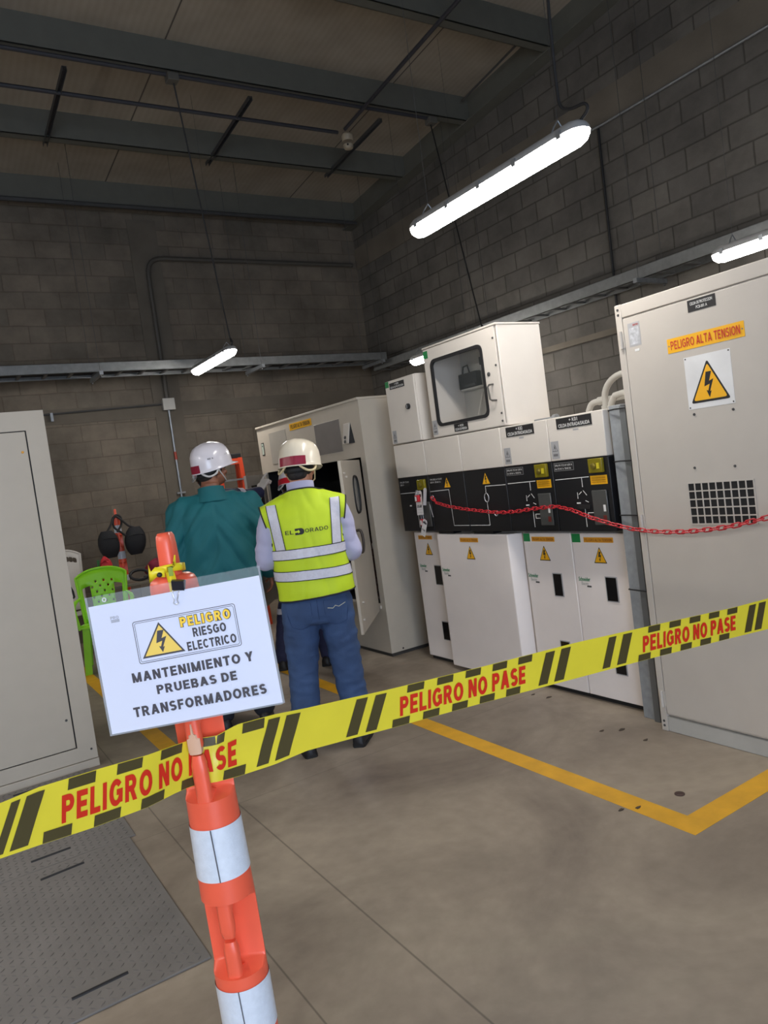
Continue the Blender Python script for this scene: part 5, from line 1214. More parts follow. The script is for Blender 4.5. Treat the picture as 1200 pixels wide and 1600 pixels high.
# second delineator, with bags hung on it
P2 = (1.865, 8.72, 0)
put = put_local
delineator('orange delineator post by the back wall with black bags hung on it', P2, (-.2, -1, 0), (0, 0, 0), False)
put = _put
BAG = mat('bag_black_nylon', rgb(20, 22, 27), .75, var=.12, scale=20, bump=.25, bscale=90)
def bag(label, c, hw, hh, hd, tilt, strap):
    K = thing('shoulder_bag', label, 'bag', (c[0], c[1], c[2]-hh), 'black bags on the far delineator post')
    rings = []
    for j in range(9):
        b = -1 + 2*j/8; prof = (.52, .74, .90, .97, 1.0, .97, .90, .74, .50)[j]
        rings.append([Vector((c[0] + hw*prof*math.copysign(abs(math.cos(t))**.7, math.cos(t)) + tilt*b*hh*.4, c[1] + hd*prof*math.sin(t), c[2] + hh*b)) for t in [2*PI*i/20 for i in range(20)]])
    put('pouch', MB().loft(rings), BAG, K, sharp=40)
    put('zip', MB().tube([(c[0]-hw*.7, c[1]-hd*.86, c[2]+hh*.42), (c[0], c[1]-hd*1.0, c[2]+hh*.48), (c[0]+hw*.7, c[1]-hd*.86, c[2]+hh*.42)], .004, 6), RUBBER, K)
    put('strap', MB().tube(smooth_path(strap), .012, 8), RUBBER, K)
x, y = P2[0], P2[1]
bag('black bag hanging left of the far orange post', (x-.140, y-.10, 1.165), .115, .150, .07, -.1, [(x-.15, y-.13, 1.30), (x-.09, y-.10, 1.37), (x-.045, y-.065, 1.45), (x+.0, y-.058, 1.475), (x+.04, y-.06, 1.44), (x+.03, y-.07, 1.36), (x-.03, y-.11, 1.29)])
bag('black bag hanging right of the far orange post', (x+.155, y-.08, 1.160), .120, .155, .07, .15, [(x+.16, y-.08, 1.31), (x+.10, y-.09, 1.34), (x+.03, y-.085, 1.42), (x-.02, y-.078, 1.46), (x-.05, y-.07, 1.42), (x-.05, y-.08, 1.34), (x+.02, y-.088, 1.27), (x+.09, y-.09, 1.2)])
T = thing('folding_table', 'low table behind the green chair carrying bags, mostly hidden by the sign', 'table', (1.98, 8.45, 0))
WD = mat('table_grey', rgb(122, 112, 98), .55, var=.06)
put('table_top', MB().box(1.47, 8.20, .70, 2.52, 8.64, .73), WD, T, bevel=.004)
for a in (1.51, 2.46):
    for b in (8.24, 8.58): put('leg', MB().box(a, b, 0, a+.03, b+.03, .70), DSTEEL, T)
def soft_bag(name, label, cat, c, r, m_, parts=()):
    K = thing(name, label, cat, (c[0], c[1], c[2]-r[2]))
    rings = []
    for j in range(9):
        b = -1 + 2*j/8; pr = max((1-abs(b)**2.6), .02)**.45
        rings.append([Vector((c[0] + r[0]*pr*math.copysign(abs(math.cos(t))**.8, math.cos(t))*(1+.12*math.sin(3*t+b*2)), c[1] + r[1]*pr*math.sin(t), c[2] + r[2]*b + .02*math.sin(2*t))) for t in [2*PI*i/20 for i in range(20)]])
    put('bag_body', MB().loft(rings), m_, K, sharp=180)
    return K
K = soft_bag('tool_bag', 'small bright red bag behind the top of the green chair', 'bag', (1.605, 8.36, .896), (.070, .08, .145), mat('bag_red', rgb(196,36,48), .6))
put('carry_loop', MB().tube([(1.57, 8.33, .96), (1.56, 8.30, 1.0), (1.60, 8.29, 1.03), (1.63, 8.30, 1.02)], .01, 8), mat('bag_red', rgb(196,36,48), .6), K)
put('side_tag', MB().box(1.520, 8.32, .95, 1.540, 8.35, 1.03), mat('tag_green', rgb(50,110,60), .6), K, label='small green tag')
K = soft_bag('cloth_bag', 'crimson cloth bag behind the left shoulder of the front post', 'bag', (2.16, 8.42, .836), (.13, .12, .085), mat('cloth_crimson', rgb(128, 22, 52), .8, var=.15, bump=.3, bscale=40))
K = soft_bag('cloth_bag', 'dark crimson bag seen between the front post and the green jacket', 'bag', (2.42, 8.42, .876), (.085, .12, .125), mat('cloth_dark_red', rgb(108, 16, 42), .75, var=.12))
T = thing('cable_coil', 'black cable loop lying between the green chair and the crimson bag', 'cable', (1.93, 8.30, .73))
put('coil', MB().tube([(1.93+.10*math.cos(a), 8.30+.05*math.sin(a), .80+.05*math.sin(a)) for a in [2*PI*i/20 for i in range(20)]], .016, 8, closed=True), RUBBER, T)
put('coil_end', MB().tube([(1.97, 8.30, .765), (2.03, 8.28, .765), (2.06, 8.26, .75)], .014, 8), RUBBER, T)
# orange step ladder
OR2 = mat('ladder_orange', rgb(226, 78, 42), .45, var=.05)
T = thing('step_ladder', 'orange step ladder with black top showing behind the green jacket', 'ladder', (3.02, 8.10, 0))
put('top_cap', MB().box(2.88, 8.00, 1.93, 3.17, 8.16, 1.985), RUBBER, T, bevel=.008)
for sx_ in (-1, 1):
    xx = 3.025 + sx_*.125
    put('front_rail', MB().loft([[(xx+sx_*o-.024, 8.02-o*1.6-.03, z), (xx+sx_*o+.024, 8.02-o*1.6-.03, z), (xx+sx_*o+.024, 8.02-o*1.6+.03, z), (xx+sx_*o-.024, 8.02-o*1.6+.03, z)] for z, o in ((0, .05), (1.935, 0))]), OR2, T)
    put('rear_rail', MB().loft([[(xx+sx_*o-.012, 8.13+o*3-.02, z), (xx+sx_*o+.012, 8.13+o*3-.02, z), (xx+sx_*o+.012, 8.13+o*3+.02, z), (xx+sx_*o-.012, 8.13+o*3+.02, z)] for z, o in ((0, .05), (1.935, 0))]), OR2, T)
put('top_crossbar', MB().box(2.90, 7.985, 1.865, 3.15, 8.03, 1.93), OR2, T)
for i in range(6):
    z = .28 + i*.28; o = .05*(1-z/1.935); put('step', MB().box(3.025-.125-o, 8.02-o*1.6-.04, z, 3.025+.125+o, 8.02-o*1.6+.04, z+.02), STEEL, T)
# ---------------------------------------------------------------- small things on the floor
T = put('floor_plug', MB().lathe((2.638, 2.111, .0005), (0,0,1), [(.022,0),(.022,.003),(.016,.005)], 20), mat('plug_brown', rgb(70, 50, 44), .6)); tag(T, 'small round dark plug on the floor inside the yellow corner', 'floor plug')
for i, (x, y) in enumerate(((3.20, 3.62), (3.22, 3.50), (2.99, 2.86), (3.07, 2.79), (3.03, 2.60), (2.36, 2.20), (2.42, 2.16))):
    a = i*1.3; r = .014 if i not in (1, 3) else .020
    mb = MB().poly((x, y, 0), (1,0,0), (0,1,0), [(r*math.cos(t+a)*(1+.4*math.sin(3*t+i)), r*.5*math.sin(t+a)) for t in [2*PI*k/9 for k in range(9)]], .0016, .0045)
    tag(put('debris_flake', mb, mat('flake_brown', rgb(74, 62, 52), .8)), 'dark scrap of debris lying on the concrete floor before the cabinets' if i < 5 else 'dark scuffed flake on the yellow floor line', 'debris', 'debris flakes on the floor')
# ================================================================= people
def remesh(mb, voxel, iters=3, name='body'):
    me = bpy.data.meshes.new('tmp'); me.from_pydata([tuple(p) for p in mb.v], [], mb.f)
    bm = bmesh.new(); bm.from_mesh(me); bmesh.ops.recalc_face_normals(bm, faces=bm.faces[:]); bm.to_mesh(me); bm.free()
    o = bpy.data.objects.new('tmp', me); C.objects.link(o)
    r = o.modifiers.new('r', 'REMESH'); r.mode = 'VOXEL'; r.voxel_size = voxel
    dg = bpy.context.evaluated_depsgraph_get(); out = bpy.data.meshes.new_from_object(o.evaluated_get(dg))
    bpy.data.objects.remove(o); bpy.data.meshes.remove(me)
    bm = bmesh.new(); bm.from_mesh(out)
    for i in range(iters): bmesh.ops.smooth_vert(bm, verts=bm.verts[:], factor=.5, use_axis_x=True, use_axis_y=True, use_axis_z=True)
    bm.to_mesh(out); bm.free(); out.name = name
    out.polygons.foreach_set('use_smooth', [True]*len(out.polygons))
    return out
def wrinkle(me, fn):
    nn = [v.normal.copy() for v in me.vertices]
    for v, n_ in zip(me.vertices, nn): v.co += n_*fn(v.co)
    me.update(); return me
def fold(amp, sx_, sy_, sz_, seed=0):
    off = Vector((seed*3.1, seed*1.7, seed*2.3))
    def f(p):
        q = Vector((p.x*sx_, p.y*sy_, p.z*sz_)) + off
        a = noise.noise(q); b = noise.noise(q*2.1 + Vector((5,3,1)))
        return amp*((1-abs(a)*2.2)*.6 + b*.5)
    return f
def ering(c, rx, ry, n=28, e=2.0, yaw=0):
    o = []
    for k in range(n):
        t = 2*PI*k/n; x = rx*abs(math.cos(t))**(2/e)*math.copysign(1, math.cos(t)); y = ry*abs(math.sin(t))**(2/e)*math.copysign(1, math.sin(t))
        o.append(Vector((c[0] + x*math.cos(yaw) - y*math.sin(yaw), c[1] + x*math.sin(yaw) + y*math.cos(yaw), c[2])))
    return o
def crease(amp, sx_, sz_, slant, seed=0):
    off = Vector((seed*2.1, seed*1.3, seed*3.7))
    def f(p):
        q = Vector((p.x*sx_ + slant*abs(p.x)*0 + (slant if p.x > 0 else -slant)*p.z, p.y*2.0, p.z*sz_)) + off
        a = noise.noise(q); return amp*(1-min(1, abs(a)*3.2))*(-1) + amp*.4
    return f
def hand_shapes(mb, wrist, d, pn, curl, thumb_side, point=None, k=1.0):
    """palm + five separate fingers; d = wrist to knuckles, pn = palm normal, thumb_side = +1/-1 along d x pn"""
    d = Vector(d).normalized(); pn = Vector(pn); pn = (pn - d*pn.dot(d)).normalized(); sd = d.cross(pn)*thumb_side; W0 = Vector(wrist)
    for o_, w in ((-.028, .013), (-.009, .0145), (.010, .0145), (.028, .013)):
        mb.capsule(W0 + sd*o_*.55*k + d*.005*k, W0 + sd*o_*k + d*.088*k, w*1.05*k, w*.95*k, 12, (pn, .95))
    mb.capsule(W0 - d*.03*k, W0 + d*.03*k, .024*k, .027*k, 14, (pn, .8))
    for i, (o_, L, r) in enumerate(((.030, .068, .0092), (.011, .078, .0096), (-.009, .072, .0092), (-.028, .056, .0082))):
        p = W0 + sd*o_*1.05*k + d*.090*k; a = 0; c = curl if (point is None or i != 0) else point
        for j, fr_ in enumerate((.45, .30, .25)):
            a += math.radians(c*(.8, 1.1, .8)[j]); dd = d*math.cos(a) + pn*math.sin(a) + sd*o_*.8
            q = p + dd.normalized()*L*fr_*k; mb.capsule(p, q, r*(1-.06*j)*k, r*(1-.06*(j+1))*k, 10); p = q
    p = W0 + sd*.026*k + d*.022*k
    for L, a, r in ((.040, .25, .0125), (.030, .5, .0108), (.024, .75, .0095)):
        dd = (d*.72 + sd*(.75-a*.6) + pn*a).normalized(); q = p + dd*L*k; mb.capsule(p, q, r*k, r*.92*k, 10); p = q
def head_shapes(mb, M_):
    q = M_.to_3x3(); f = lambda x, y, z: M_ @ Vector((x, y, z))
    mb.ell(f(0, -.012, .022), (.077, .098, .098), q); mb.ell(f(0, .022, -.045), (.060, .070, .078), q); mb.ell(f(0, .055, -.085), (.034, .032, .028), q)
    mb.capsule(f(0, .082, -.002), f(0, .104, -.032), .009, .015, 10); mb.ell(f(0, .088, -.066), (.024, .012, .007), q); mb.ell(f(0, .086, -.074), (.020, .011, .006), q)
    mb.capsule(f(-.034, .078, .018), f(.034, .078, .018), .011, .011, 10)
    for s_ in (-1, 1):
        mb.ell(f(.079*s_, -.012, -.022), (.011, .020, .032), q); mb.ell(f(.045*s_, .062, -.030), (.022, .018, .018), q)
    mb.capsule(f(0, -.028, -.06), f(0, -.045, -.19), .056, .064, 16)
def hard_hat(P_, M_, shell, strip, strap_col, strip_c=0.0, strip_w=.62, marks=(), visor=1.0, hat_k=1.0):
    """safety helmet in the head's frame, +y forward"""
    n = 48; rings = []
    hk = hat_k; prof = [(0, 1.0), (.012, .995), (.035, .98), (.065, .94), (.090, .86), (.110, .74), (.124, .56), (.133, .34), (.137, .12)]; prof = [(z*hk, s_) for z, s_ in prof]
    def R_(t, s_):       # t measured from +y
        x = .121*math.sin(t)*s_; y = .148*math.cos(t)*s_ + .004
        return x, y
    def rim(t): return -.036*(.5-.5*math.cos(t))**.8
    base = []
    for t in [2*PI*i/n for i in range(n)]:
        fr_ = max(0, math.cos(t)); x, y = R_(t, 1.0); br = .004 + .056*visor*fr_**1.8
        L = math.hypot(x, y); base.append(M_ @ Vector((x*(1+.005/L), y*(1+br/L), rim(t) - .006 - .010*fr_**3)))
    rings.append(base)
    for z, s_ in prof:
        g = []
        for t in [2*PI*i/n for i in range(n)]:
            x, y = R_(t, s_); rid = .004*math.exp(-(x/.012)**2)*(z > .05) + .0025*math.exp(-((abs(x)-.040)/.008)**2)*(z > .05)
            g.append(M_ @ Vector((x, y, z + rid + rim(t)*max(0, 1-z/.07))))
        rings.append(g)
    mb = MB().loft(rings, cap=False); top = rings[-1]; mb.face([len(mb.v)-n+i for i in range(n)])
    H = put('hard_hat', mb, shell, P_, local=True, sharp=60); sm = H.modifiers.new('thick', 'SOLIDIFY'); sm.thickness = .003; sm.offset = -1
    mb = MB(); m_ = 16; P = []
    for zz in (.0, .034):
        for i in range(m_+1):
            t = PI + strip_c + strip_w*(-1 + 2*i/m_); s_ = (1.0 if zz < .01 else .992)
            x, y = R_(t, s_); L = math.hypot(x, y); P.append(M_ @ Vector((x*(1+.0022/L), y*(1+.0022/L), zz + rim(t)*max(0, 1-zz/.07))))
    mb.add(P, [(i, i+1, m_+2+i, m_+1+i) for i in range(m_)]); put('reflective_strip', mb, strip, H, local=True, sharp=180)
    # suspension: black ratchet band at the nape, pale straps
    pts = []
    for i in range(17):
        t = PI + 1.5*(-1+2*i/16); pts.append(M_ @ Vector((.089*math.sin(t), .112*math.cos(t)-.004, -.022 - .036*math.cos((t-PI)*.9))))
    mb = MB(); u = M_.to_3x3() @ Vector((0, 0, 1)); P = []
    for p in pts: P += [p - u*.018, p + u*.018]
    mb.add(P, [(2*i, 2*i+1, 2*i+3, 2*i+2) for i in range(16)]); o = put('head_band', mb, RUBBER, H, local=True, sharp=180); sm = o.modifiers.new('thick', 'SOLIDIFY'); sm.thickness = .003
    for s_ in (-1, 1):
        put('chin_strap', MB().tube([M_ @ Vector(v) for v in ((.10*s_, -.03, .0), (.094*s_, -.012, -.05), (.075*s_, .03, -.10), (.03*s_, .07, -.122), (0, .08, -.126))], .004, 6), strap_col, H, local=True)
        put('strap_loop', MB().tube(smooth_path([M_ @ Vector(v) for v in ((.105*s_, -.025, -.012), (.110*s_, -.055, -.055), (.085*s_, -.100, -.068), (.045*s_, -.124, -.040), (.06*s_, -.118, -.028))]), .0065, 8), strap_col, H, local=True)
    for (t, z, txt, w, h, m2) in marks:
        vs, fs = glyphs(txt, .03); f_ = fit(vs, -w/2, -h/2, w/2, h/2); mb = MB(); P = []
        for a, b in f_:
            tt = t - a/.13; zz = z + b
            s_ = 1.0
            for (za, sa), (zb_, sb) in zip(prof, prof[1:]):
                if za <= zz <= zb_: s_ = sa + (sb-sa)*(zz-za)/(zb_-za)
            x, y = R_(tt, s_); L = math.hypot(x, y); P.append(M_ @ Vector((x*(1+.0025/L), y*(1+.0025/L), zz)))
        mb.add(P, fs); put('lettering', mb, m2, H, local=True, smooth=False)
    return H
def shoe(P_, c, yaw, m_, sole):
    c = Vector(c); R_ = Matrix.Rotation(yaw, 3, 'Z')
    secs = [(-.085, .026, .050), (-.07, .036, .085), (-.02, .040, .098), (.03, .042, .085), (.08, .047, .060), (.13, .047, .045), (.165, .036, .036), (.182, .015, .024)]
    rings = []
    for y, w, h in secs: rings.append([c + R_ @ Vector((w*math.cos(a), y, .018 + max(0, h-.018)*max(0, math.sin(a))**.8 if math.sin(a) > 0 else .016)) for a in [2*PI*k/20 for k in range(20)]])
    S_ = put('shoe', MB().loft(rings), m_, P_, local=True, sharp=70)
    rings = []
    for z in (.0, .018): rings.append([c + R_ @ Vector((w*1.05*s_, y, z)) for s_, ss in ((1, secs), (-1, secs[::-1])) for y, w, h in ss])
    put('sole', MB().loft(rings), sole, S_, local=True)
def person(name_label, loc, rz, sc, cfg):
    P_ = thing('person', name_label, 'person', loc, None, rot=(0, 0, rz)); k = sc
    V = lambda p: Vector(p)*k
    SKIN = cfg['skin']
    hm = Matrix.Translation(V(cfg.get('head', (0, .03, 1.668)))) @ Matrix.Rotation(cfg.get('head_yaw', 0), 4, 'Z') @ Matrix.Rotation(cfg.get('head_pitch', 0), 4, 'X')
    sh, el, wr, hip, kn, an = cfg['sh'], cfg['el'], cfg['wr'], cfg['hip'], cfg['kn'], cfg['an']
    # --- one continuous body: head, neck, slim core, arms, hands, legs
    mb = MB(); head_shapes(mb, hm)
    mb.loft([ering(V((cfg.get('lean', 0)*z, 0, z)), rx*k, ry*k) for z, rx, ry in ((.84, .10, .07), (.95, .12, .08), (1.1, .12, .08), (1.3, .14, .085), (1.42, .13, .07), (1.5, .06, .055), (1.56, .05, .05))])
    for i in (0, 1):
        mb.capsule(V(sh[i]), V(el[i]), .042, .036); mb.capsule(V(el[i]), V(wr[i]), .036, .027)
        mb.capsule(V((0, 0, .92)), V(hip[i]), .08, .07); mb.capsule(V(hip[i]), V(kn[i]), .072, .05); mb.capsule(V(kn[i]), V(an[i]), .05, .036)
        if not cfg.get('gloves'): h = cfg['hands'][i]; hand_shapes(mb, V(wr[i]) + Vector(h[0]).normalized()*.02, h[0], h[1], h[2], h[3], k=1.0)
    body = remesh(mb, .0055, 2)
    put('body', body, SKIN, P_, local=True)
    for s_ in (-1, 1): put('eye', MB().ell(hm @ Vector((.031*s_, .078, .003)), (.011, .009, .008)), mat('eye_dark', rgb(40, 30, 26), .2, var=0), P_, local=True)
    hb = MB(); hb.ell(hm @ Vector((0, -.020, .020)), (.0825, .100, .098), hm.to_3x3()); hb.ell(hm @ Vector((0, -.062, -.045)), (.060, .050, .050), hm.to_3x3())
    hr = remesh(hb, .008, 3); wrinkle(hr, fold(.0015, 60, 60, 20))
    bm = bmesh.new(); bm.from_mesh(hr); inv = hm.inverted()
    bmesh.ops.delete(bm, geom=[v for v in bm.verts if (inv @ v.co).y > .035 and (inv @ v.co).z < .05], context='VERTS'); bm.to_mesh(hr); bm.free()
    put('hair', hr, cfg['hair'], P_, local=True)
    if cfg.get('gloves'):
        for i in (0, 1):
            mb = MB(); h = cfg['hands'][i]; hand_shapes(mb, V(wr[i]) + Vector(h[0]).normalized()*.02, h[0], h[1], h[2], h[3], h[4] if len(h) > 4 else None, 1.22)
            mb.capsule(V(wr[i]) - Vector(h[0]).normalized()*.05, V(wr[i]), .046, .038)
            put('glove', remesh(mb, .005, 2), cfg['gloves'], P_, local=True)
    # --- upper garment with sleeves
    mb = MB(); tr = cfg['torso']
    mb.loft([ering(V((x, y, z)), rx*k, ry*k, e=2.3) for z, rx, ry, x, y in tr])
    for i in (0, 1):
        r0, r1, r2 = cfg['sleeve']; s_ = -1 if i == 0 else 1
        mb.capsule(V((.09*s_, 0, sh[i][2]+.03)), V(sh[i]), .068*k, r0*k*.98); mb.capsule(V(sh[i]), V(el[i]), r0*k, r1*k); w2 = Vector(el[i]).lerp(Vector(wr[i]), .97); mb.capsule(V(el[i]), V(w2), r1*k, r2*k)
    up = remesh(mb, .011, 4); fs = [fold(*a) for a in cfg['folds']] + [crease(*a) for a in cfg.get('creases', ())]; wrinkle(up, lambda p: sum(f(p) for f in fs))
    G = put(cfg['garment'], up, cfg['garment_mat'], P_, local=True)
    cb = MB(); n_ = 24; cy = cfg.get('collar', (.074, .072, 1.485, 1.555)); rings = []
    fl_ = cfg.get('collar_flare', 1.0)
    for z, g in ((cy[2]-.022*(fl_ > 1), fl_), (cy[2]+.012, 1+(fl_-1)*.28), (cy[3]-.01, 1.0), (cy[3], 1.0), (cy[3]-.004, .93), (cy[2]+.01, .95)):
        rings.append([V((0, -.012, z)) + Vector((cy[0]*g*math.cos(t), cy[1]*g*math.sin(t), .012*math.sin(t)*-1 if z > cy[2] else 0))*k for t in [2*PI*i/n_ for i in range(n_)]])
    put('collar', MB().loft(rings, cap=False), cfg.get('collar_mat', cfg['garment_mat']), G, local=True, sharp=80)
    # --- trousers
    mb = MB(); mb.loft([ering(V((x, y, z)), rx*k, ry*k, e=2.2) for z, rx, ry, x, y in cfg['pelvis']])
    for i in (0, 1):
        a, b, c = cfg['leg']; mb.capsule(V(hip[i]), V(kn[i]), a*k, b*k); mb.capsule(V(kn[i]), V((an[i][0], an[i][1]-.005, an[i][2]+.02)), b*k, c*k)
    tm = remesh(mb, .012, 4); ft = [fold(*a) for a in cfg['leg_folds']]; wrinkle(tm, lambda p: sum(f(p) for f in ft)*(1 if p.z < .8*k else .4))
    for v in tm.vertices: v.co.z = max(v.co.z, .030)
    TR = put('trousers', tm, cfg['trouser_mat'], P_, local=True)
    for i in (0, 1): shoe(P_, (an[i][0]*k, an[i][1]*k, 0), cfg['foot_yaw'][i], cfg['shoe'], RUBBER)
    hat = hard_hat(P_, hm @ Matrix.Translation((0, -.004, .022)) @ Matrix.Rotation(math.radians(cfg.get('hat_tilt', -4)), 4, 'X'), cfg['hat'], cfg['strip'], cfg['strap'], cfg.get('strip_c', 0), cfg.get('strip_w', .62), cfg.get('marks', ()), cfg.get('visor', 1.0), cfg.get('hat_k', 1.0))
    return P_, G, TR, up, tm
def bvh_of(me): return BVHTree.FromPolygons([v.co for v in me.vertices], [tuple(p.vertices) for p in me.polygons])
def cast(b, o, d, lift):
    h = b.ray_cast(Vector(o), Vector(d))
    return None if h[0] is None else h[0] - Vector(d).normalized()*lift
def wrap_band(b, zf, hw, t0, t1, lift, c=(0, 0), n=64, rows=3):
    """band wrapped round a garment: zf(t) height, from angle t0 to t1 (t=0 is the back, -y)"""
    mb = MB(); P = []; ok = []
    for i in range(n+1):
        t = t0 + (t1-t0)*i/n
        for j in range(rows+1):
            z = zf(t) + hw*(-1 + 2*j/rows); d = Vector((-math.sin(t), math.cos(t), 0)); o_ = Vector((c[0], c[1], z)) - d*.6
            h = cast(b, o_, d, lift)
            if h is None: h = Vector((c[0], c[1], z)) - d*.2
            P.append(h)
    return mb.add(P, [(i*(rows+1)+j, (i+1)*(rows+1)+j, (i+1)*(rows+1)+j+1, i*(rows+1)+j+1) for i in range(n) for j in range(rows)])
def back_patch(b, pts_grid, lift):
    """grid of (x, z) points thrown on to the back of a garment"""
    mb = MB(); P = []; nr = len(pts_grid[0])
    for row in pts_grid:
        for (x, z) in row:
            h = cast(b, (x, -.8, z), (0, 1, 0), lift); P.append(h if h is not None else Vector((x, -.12, z)))
    return mb.add(P, [(i*nr+j, i*nr+j+1, (i+1)*nr+j+1, (i+1)*nr+j) for i in range(len(pts_grid)-1) for j in range(nr-1)])
SKIN1 = mat('skin_tan', rgb(186, 128, 100), .5, var=.05); SKIN2 = mat('skin_brown', rgb(142, 92, 70), .5, var=.05)
HAIRD = mat('hair_dark', rgb(34, 30, 30), .7, var=.2, scale=80, bump=.3, bscale=200); HAIRG = mat('hair_grey', rgb(64, 58, 56), .7, var=.3, scale=80, bump=.3, bscale=200)
HATW = mat('hat_white', rgb(222, 218, 226), .22, var=.01, spec=.6); HATC = mat('hat_cream', rgb(226, 216, 196), .22, var=.01, spec=.6)
CRIM = mat('crimson_reflective', rgb(140, 16, 50), .35, var=.12, scale=60); REDB = mat('red_reflective', rgb(206, 24, 44), .35, var=.05)
STRW = mat('strap_white', rgb(206, 204, 204), .6); STRC = mat('strap_cream', rgb(206, 190, 150), .6, var=.05)
SHOE = mat('shoe_black', rgb(24, 24, 28), .5, var=.1)
DENIM = mat('denim_blue', rgb(54, 78, 118), .8, var=.22, scale=7, bump=.25, bscale=260)
TEAL = mat('jacket_teal', rgb(14, 98, 106), .75, var=.05, scale=6, bump=.12, bscale=240)
NAVY = mat('coverall_navy', rgb(38, 42, 76), .8, var=.10, scale=8, bump=.2, bscale=160)
LAV = mat('shirt_lavender', rgb(178, 178, 208), .75, var=.04, bump=.12, bscale=200)
VEST = mat('vest_lime', rgb(196, 222, 36), .65, var=.03, scale=6, bump=.12, bscale=400)
SILV = mat('reflective_silver', rgb(206, 206, 220), .4, var=.06, scale=70, bump=.15, bscale=120)
PIPE_ = mat('vest_piping', rgb(34, 36, 40), .7)

# ---------------------------------------------------------------- the person in the yellow vest
cfgA = dict(skin=SKIN1, hair=HAIRD, hat=HATC, strip=CRIM, strap=STRC, shoe=SHOE, trouser_mat=DENIM, garment='shirt', garment_mat=LAV,
    head=(.016, .035, 1.672), head_yaw=-.36, head_pitch=-.12, hat_tilt=-3, strip_c=-.0, strip_w=.70,
    sh=((-.190, .0, 1.395), (.190, .0, 1.395)), el=((-.252, -.01, 1.165), (.240, .0, 1.150)), wr=((-.10, .27, 1.13), (.12, .27, 1.15)),
    hands=(((.55, .80, .10), (0.2, -.2, 1), 28, 1), ((-.55, .80, .10), (-.2, -.2, 1), 28, -1)),
    hip=((-.098, .0, .88), (.098, .0, .88)), kn=((-.128, .015, .50), (.125, .02, .50)), an=((-.165, .0, .085), (.150, .03, .085)),
    torso=[(.86, .185, .125, 0, 0), (.95, .185, .125, 0, 0), (1.08, .190, .130, 0, 0), (1.22, .195, .128, 0, .0), (1.34, .195, .120, 0, .0), (1.41, .155, .098, 0, 0), (1.47, .095, .078, 0, -.0), (1.51, .070, .065, 0, -.005)],
    sleeve=(.076, .064, .046), folds=((.006, 9, 9, 14, 1),), creases=((.007, 5, 10, 3, 2),), collar=(.079, .078, 1.512, 1.580),
    pelvis=[(1.02, .178, .122, 0, 0), (.95, .190, .130, 0, -.005), (.88, .200, .140, 0, -.012), (.82, .192, .135, 0, -.012), (.77, .150, .11, 0, -.005)],
    leg=(.112, .088, .080), leg_folds=((.009, 6, 6, 16, 2), (.005, 12, 12, 26, 5)), foot_yaw=(.18, -.30))
PA, GA, TA, upA, tmA = person('person in yellow-green reflective vest, blue jeans and cream helmet, seen from behind', (1.868, 3.880, 0), math.radians(-25), 1.0, cfgA)
# vest: torso volume with open arm holes
mb = MB()
mb.loft([ering((x, 0, z), rx, ry, 36, 2.4) for z, rx, ry, x in ((.84, .222, .165, .008), (.96, .222, .168, .008), (1.05, .218, .165, .004), (1.15, .214, .160, .0), (1.25, .214, .150, 0), (1.33, .222, .142, 0), (1.40, .210, .122, 0), (1.46, .160, .104, 0), (1.515, .108, .092, -.0), (1.57, .090, .086, 0))])
for s_ in (-1, 1): mb.capsule((.09*s_, 0, 1.452), (.225*s_, 0, 1.392), .080, .085)
vm = remesh(mb, .009, 4); fa, fb = fold(.0055, 5, 5, 7, 3), fold(.0025, 14, 10, 9, 8)
fc = crease(.006, 10, 1.6, 2, 5)
wrinkle(vm, lambda p: fa(p) + fb(p) + fc(p))
bm = bmesh.new(); bm.from_mesh(vm)
def cutx(s_, x0, z0, slope):      # remove what lies outside a leaning arm-hole plane
    n_ = Vector((s_, 0, -slope)).normalized(); return bmesh.ops.bisect_plane(bm, geom=bm.verts[:]+bm.edges[:]+bm.faces[:], plane_co=(s_*x0, 0, z0), plane_no=n_, clear_outer=True)
AH = {}
for s_ in (-1, 1): AH[s_] = ((Vector((s_*.234, 0, 1.40)), Vector((s_, 0, -.22)).normalized()), (Vector((s_*.2016, 0, 1.2527)), Vector((s_, 0, .30)).normalized()))
def bis(pc, n_): bmesh.ops.bisect_plane(bm, geom=bm.verts[:]+bm.edges[:]+bm.faces[:], plane_co=pc, plane_no=n_)
bis((0, 0, 1.2527), (0, 0, 1))
for s_ in (-1, 1):
    for pc, n_ in AH[s_]: bis(pc, n_)
for s_ in (-1, 1):
    dead = []
    for f in bm.faces:
        c = f.calc_center_median()
        if c.x*s_ < 0 or c.z < 1.12: continue
        pc, n_ = AH[s_][0 if c.z > 1.2527 else 1]
        if (c-pc).dot(n_) > 1e-5: dead.append(f)
    bmesh.ops.delete(bm, geom=dead, context='FACES')
bmesh.ops.bisect_plane(bm, geom=bm.verts[:]+bm.edges[:]+bm.faces[:], plane_co=(0, 0, .930), plane_no=(.04, 0, -1), clear_outer=True)
bmesh.ops.bisect_plane(bm, geom=bm.verts[:]+bm.edges[:]+bm.faces[:], plane_co=(0, -.08, 1.545), plane_no=(0, .25, 1), clear_outer=True)
bm.to_mesh(vm)
loops = []; be = [e for e in bm.edges if e.is_boundary]; seen = set()
adj = {}
for e in be:
    for v in e.verts: adj.setdefault(v.index, []).append(e.other_vert(v).index)
co = {v.index: v.co.copy() for v in bm.verts}; bm.free()
for st in list(adj):
    if st in seen: continue
    lp = [st]; seen.add(st); cur = st
    while True:
        nx = [q for q in adj[cur] if q not in seen]
        if not nx: break
        cur = nx[0]; seen.add(cur); lp.append(cur)
    if len(lp) > 20: loops.append([co[i] for i in lp])
VS = put('safety_vest', vm, VEST, PA, local=True, label='yellow-green reflective vest')
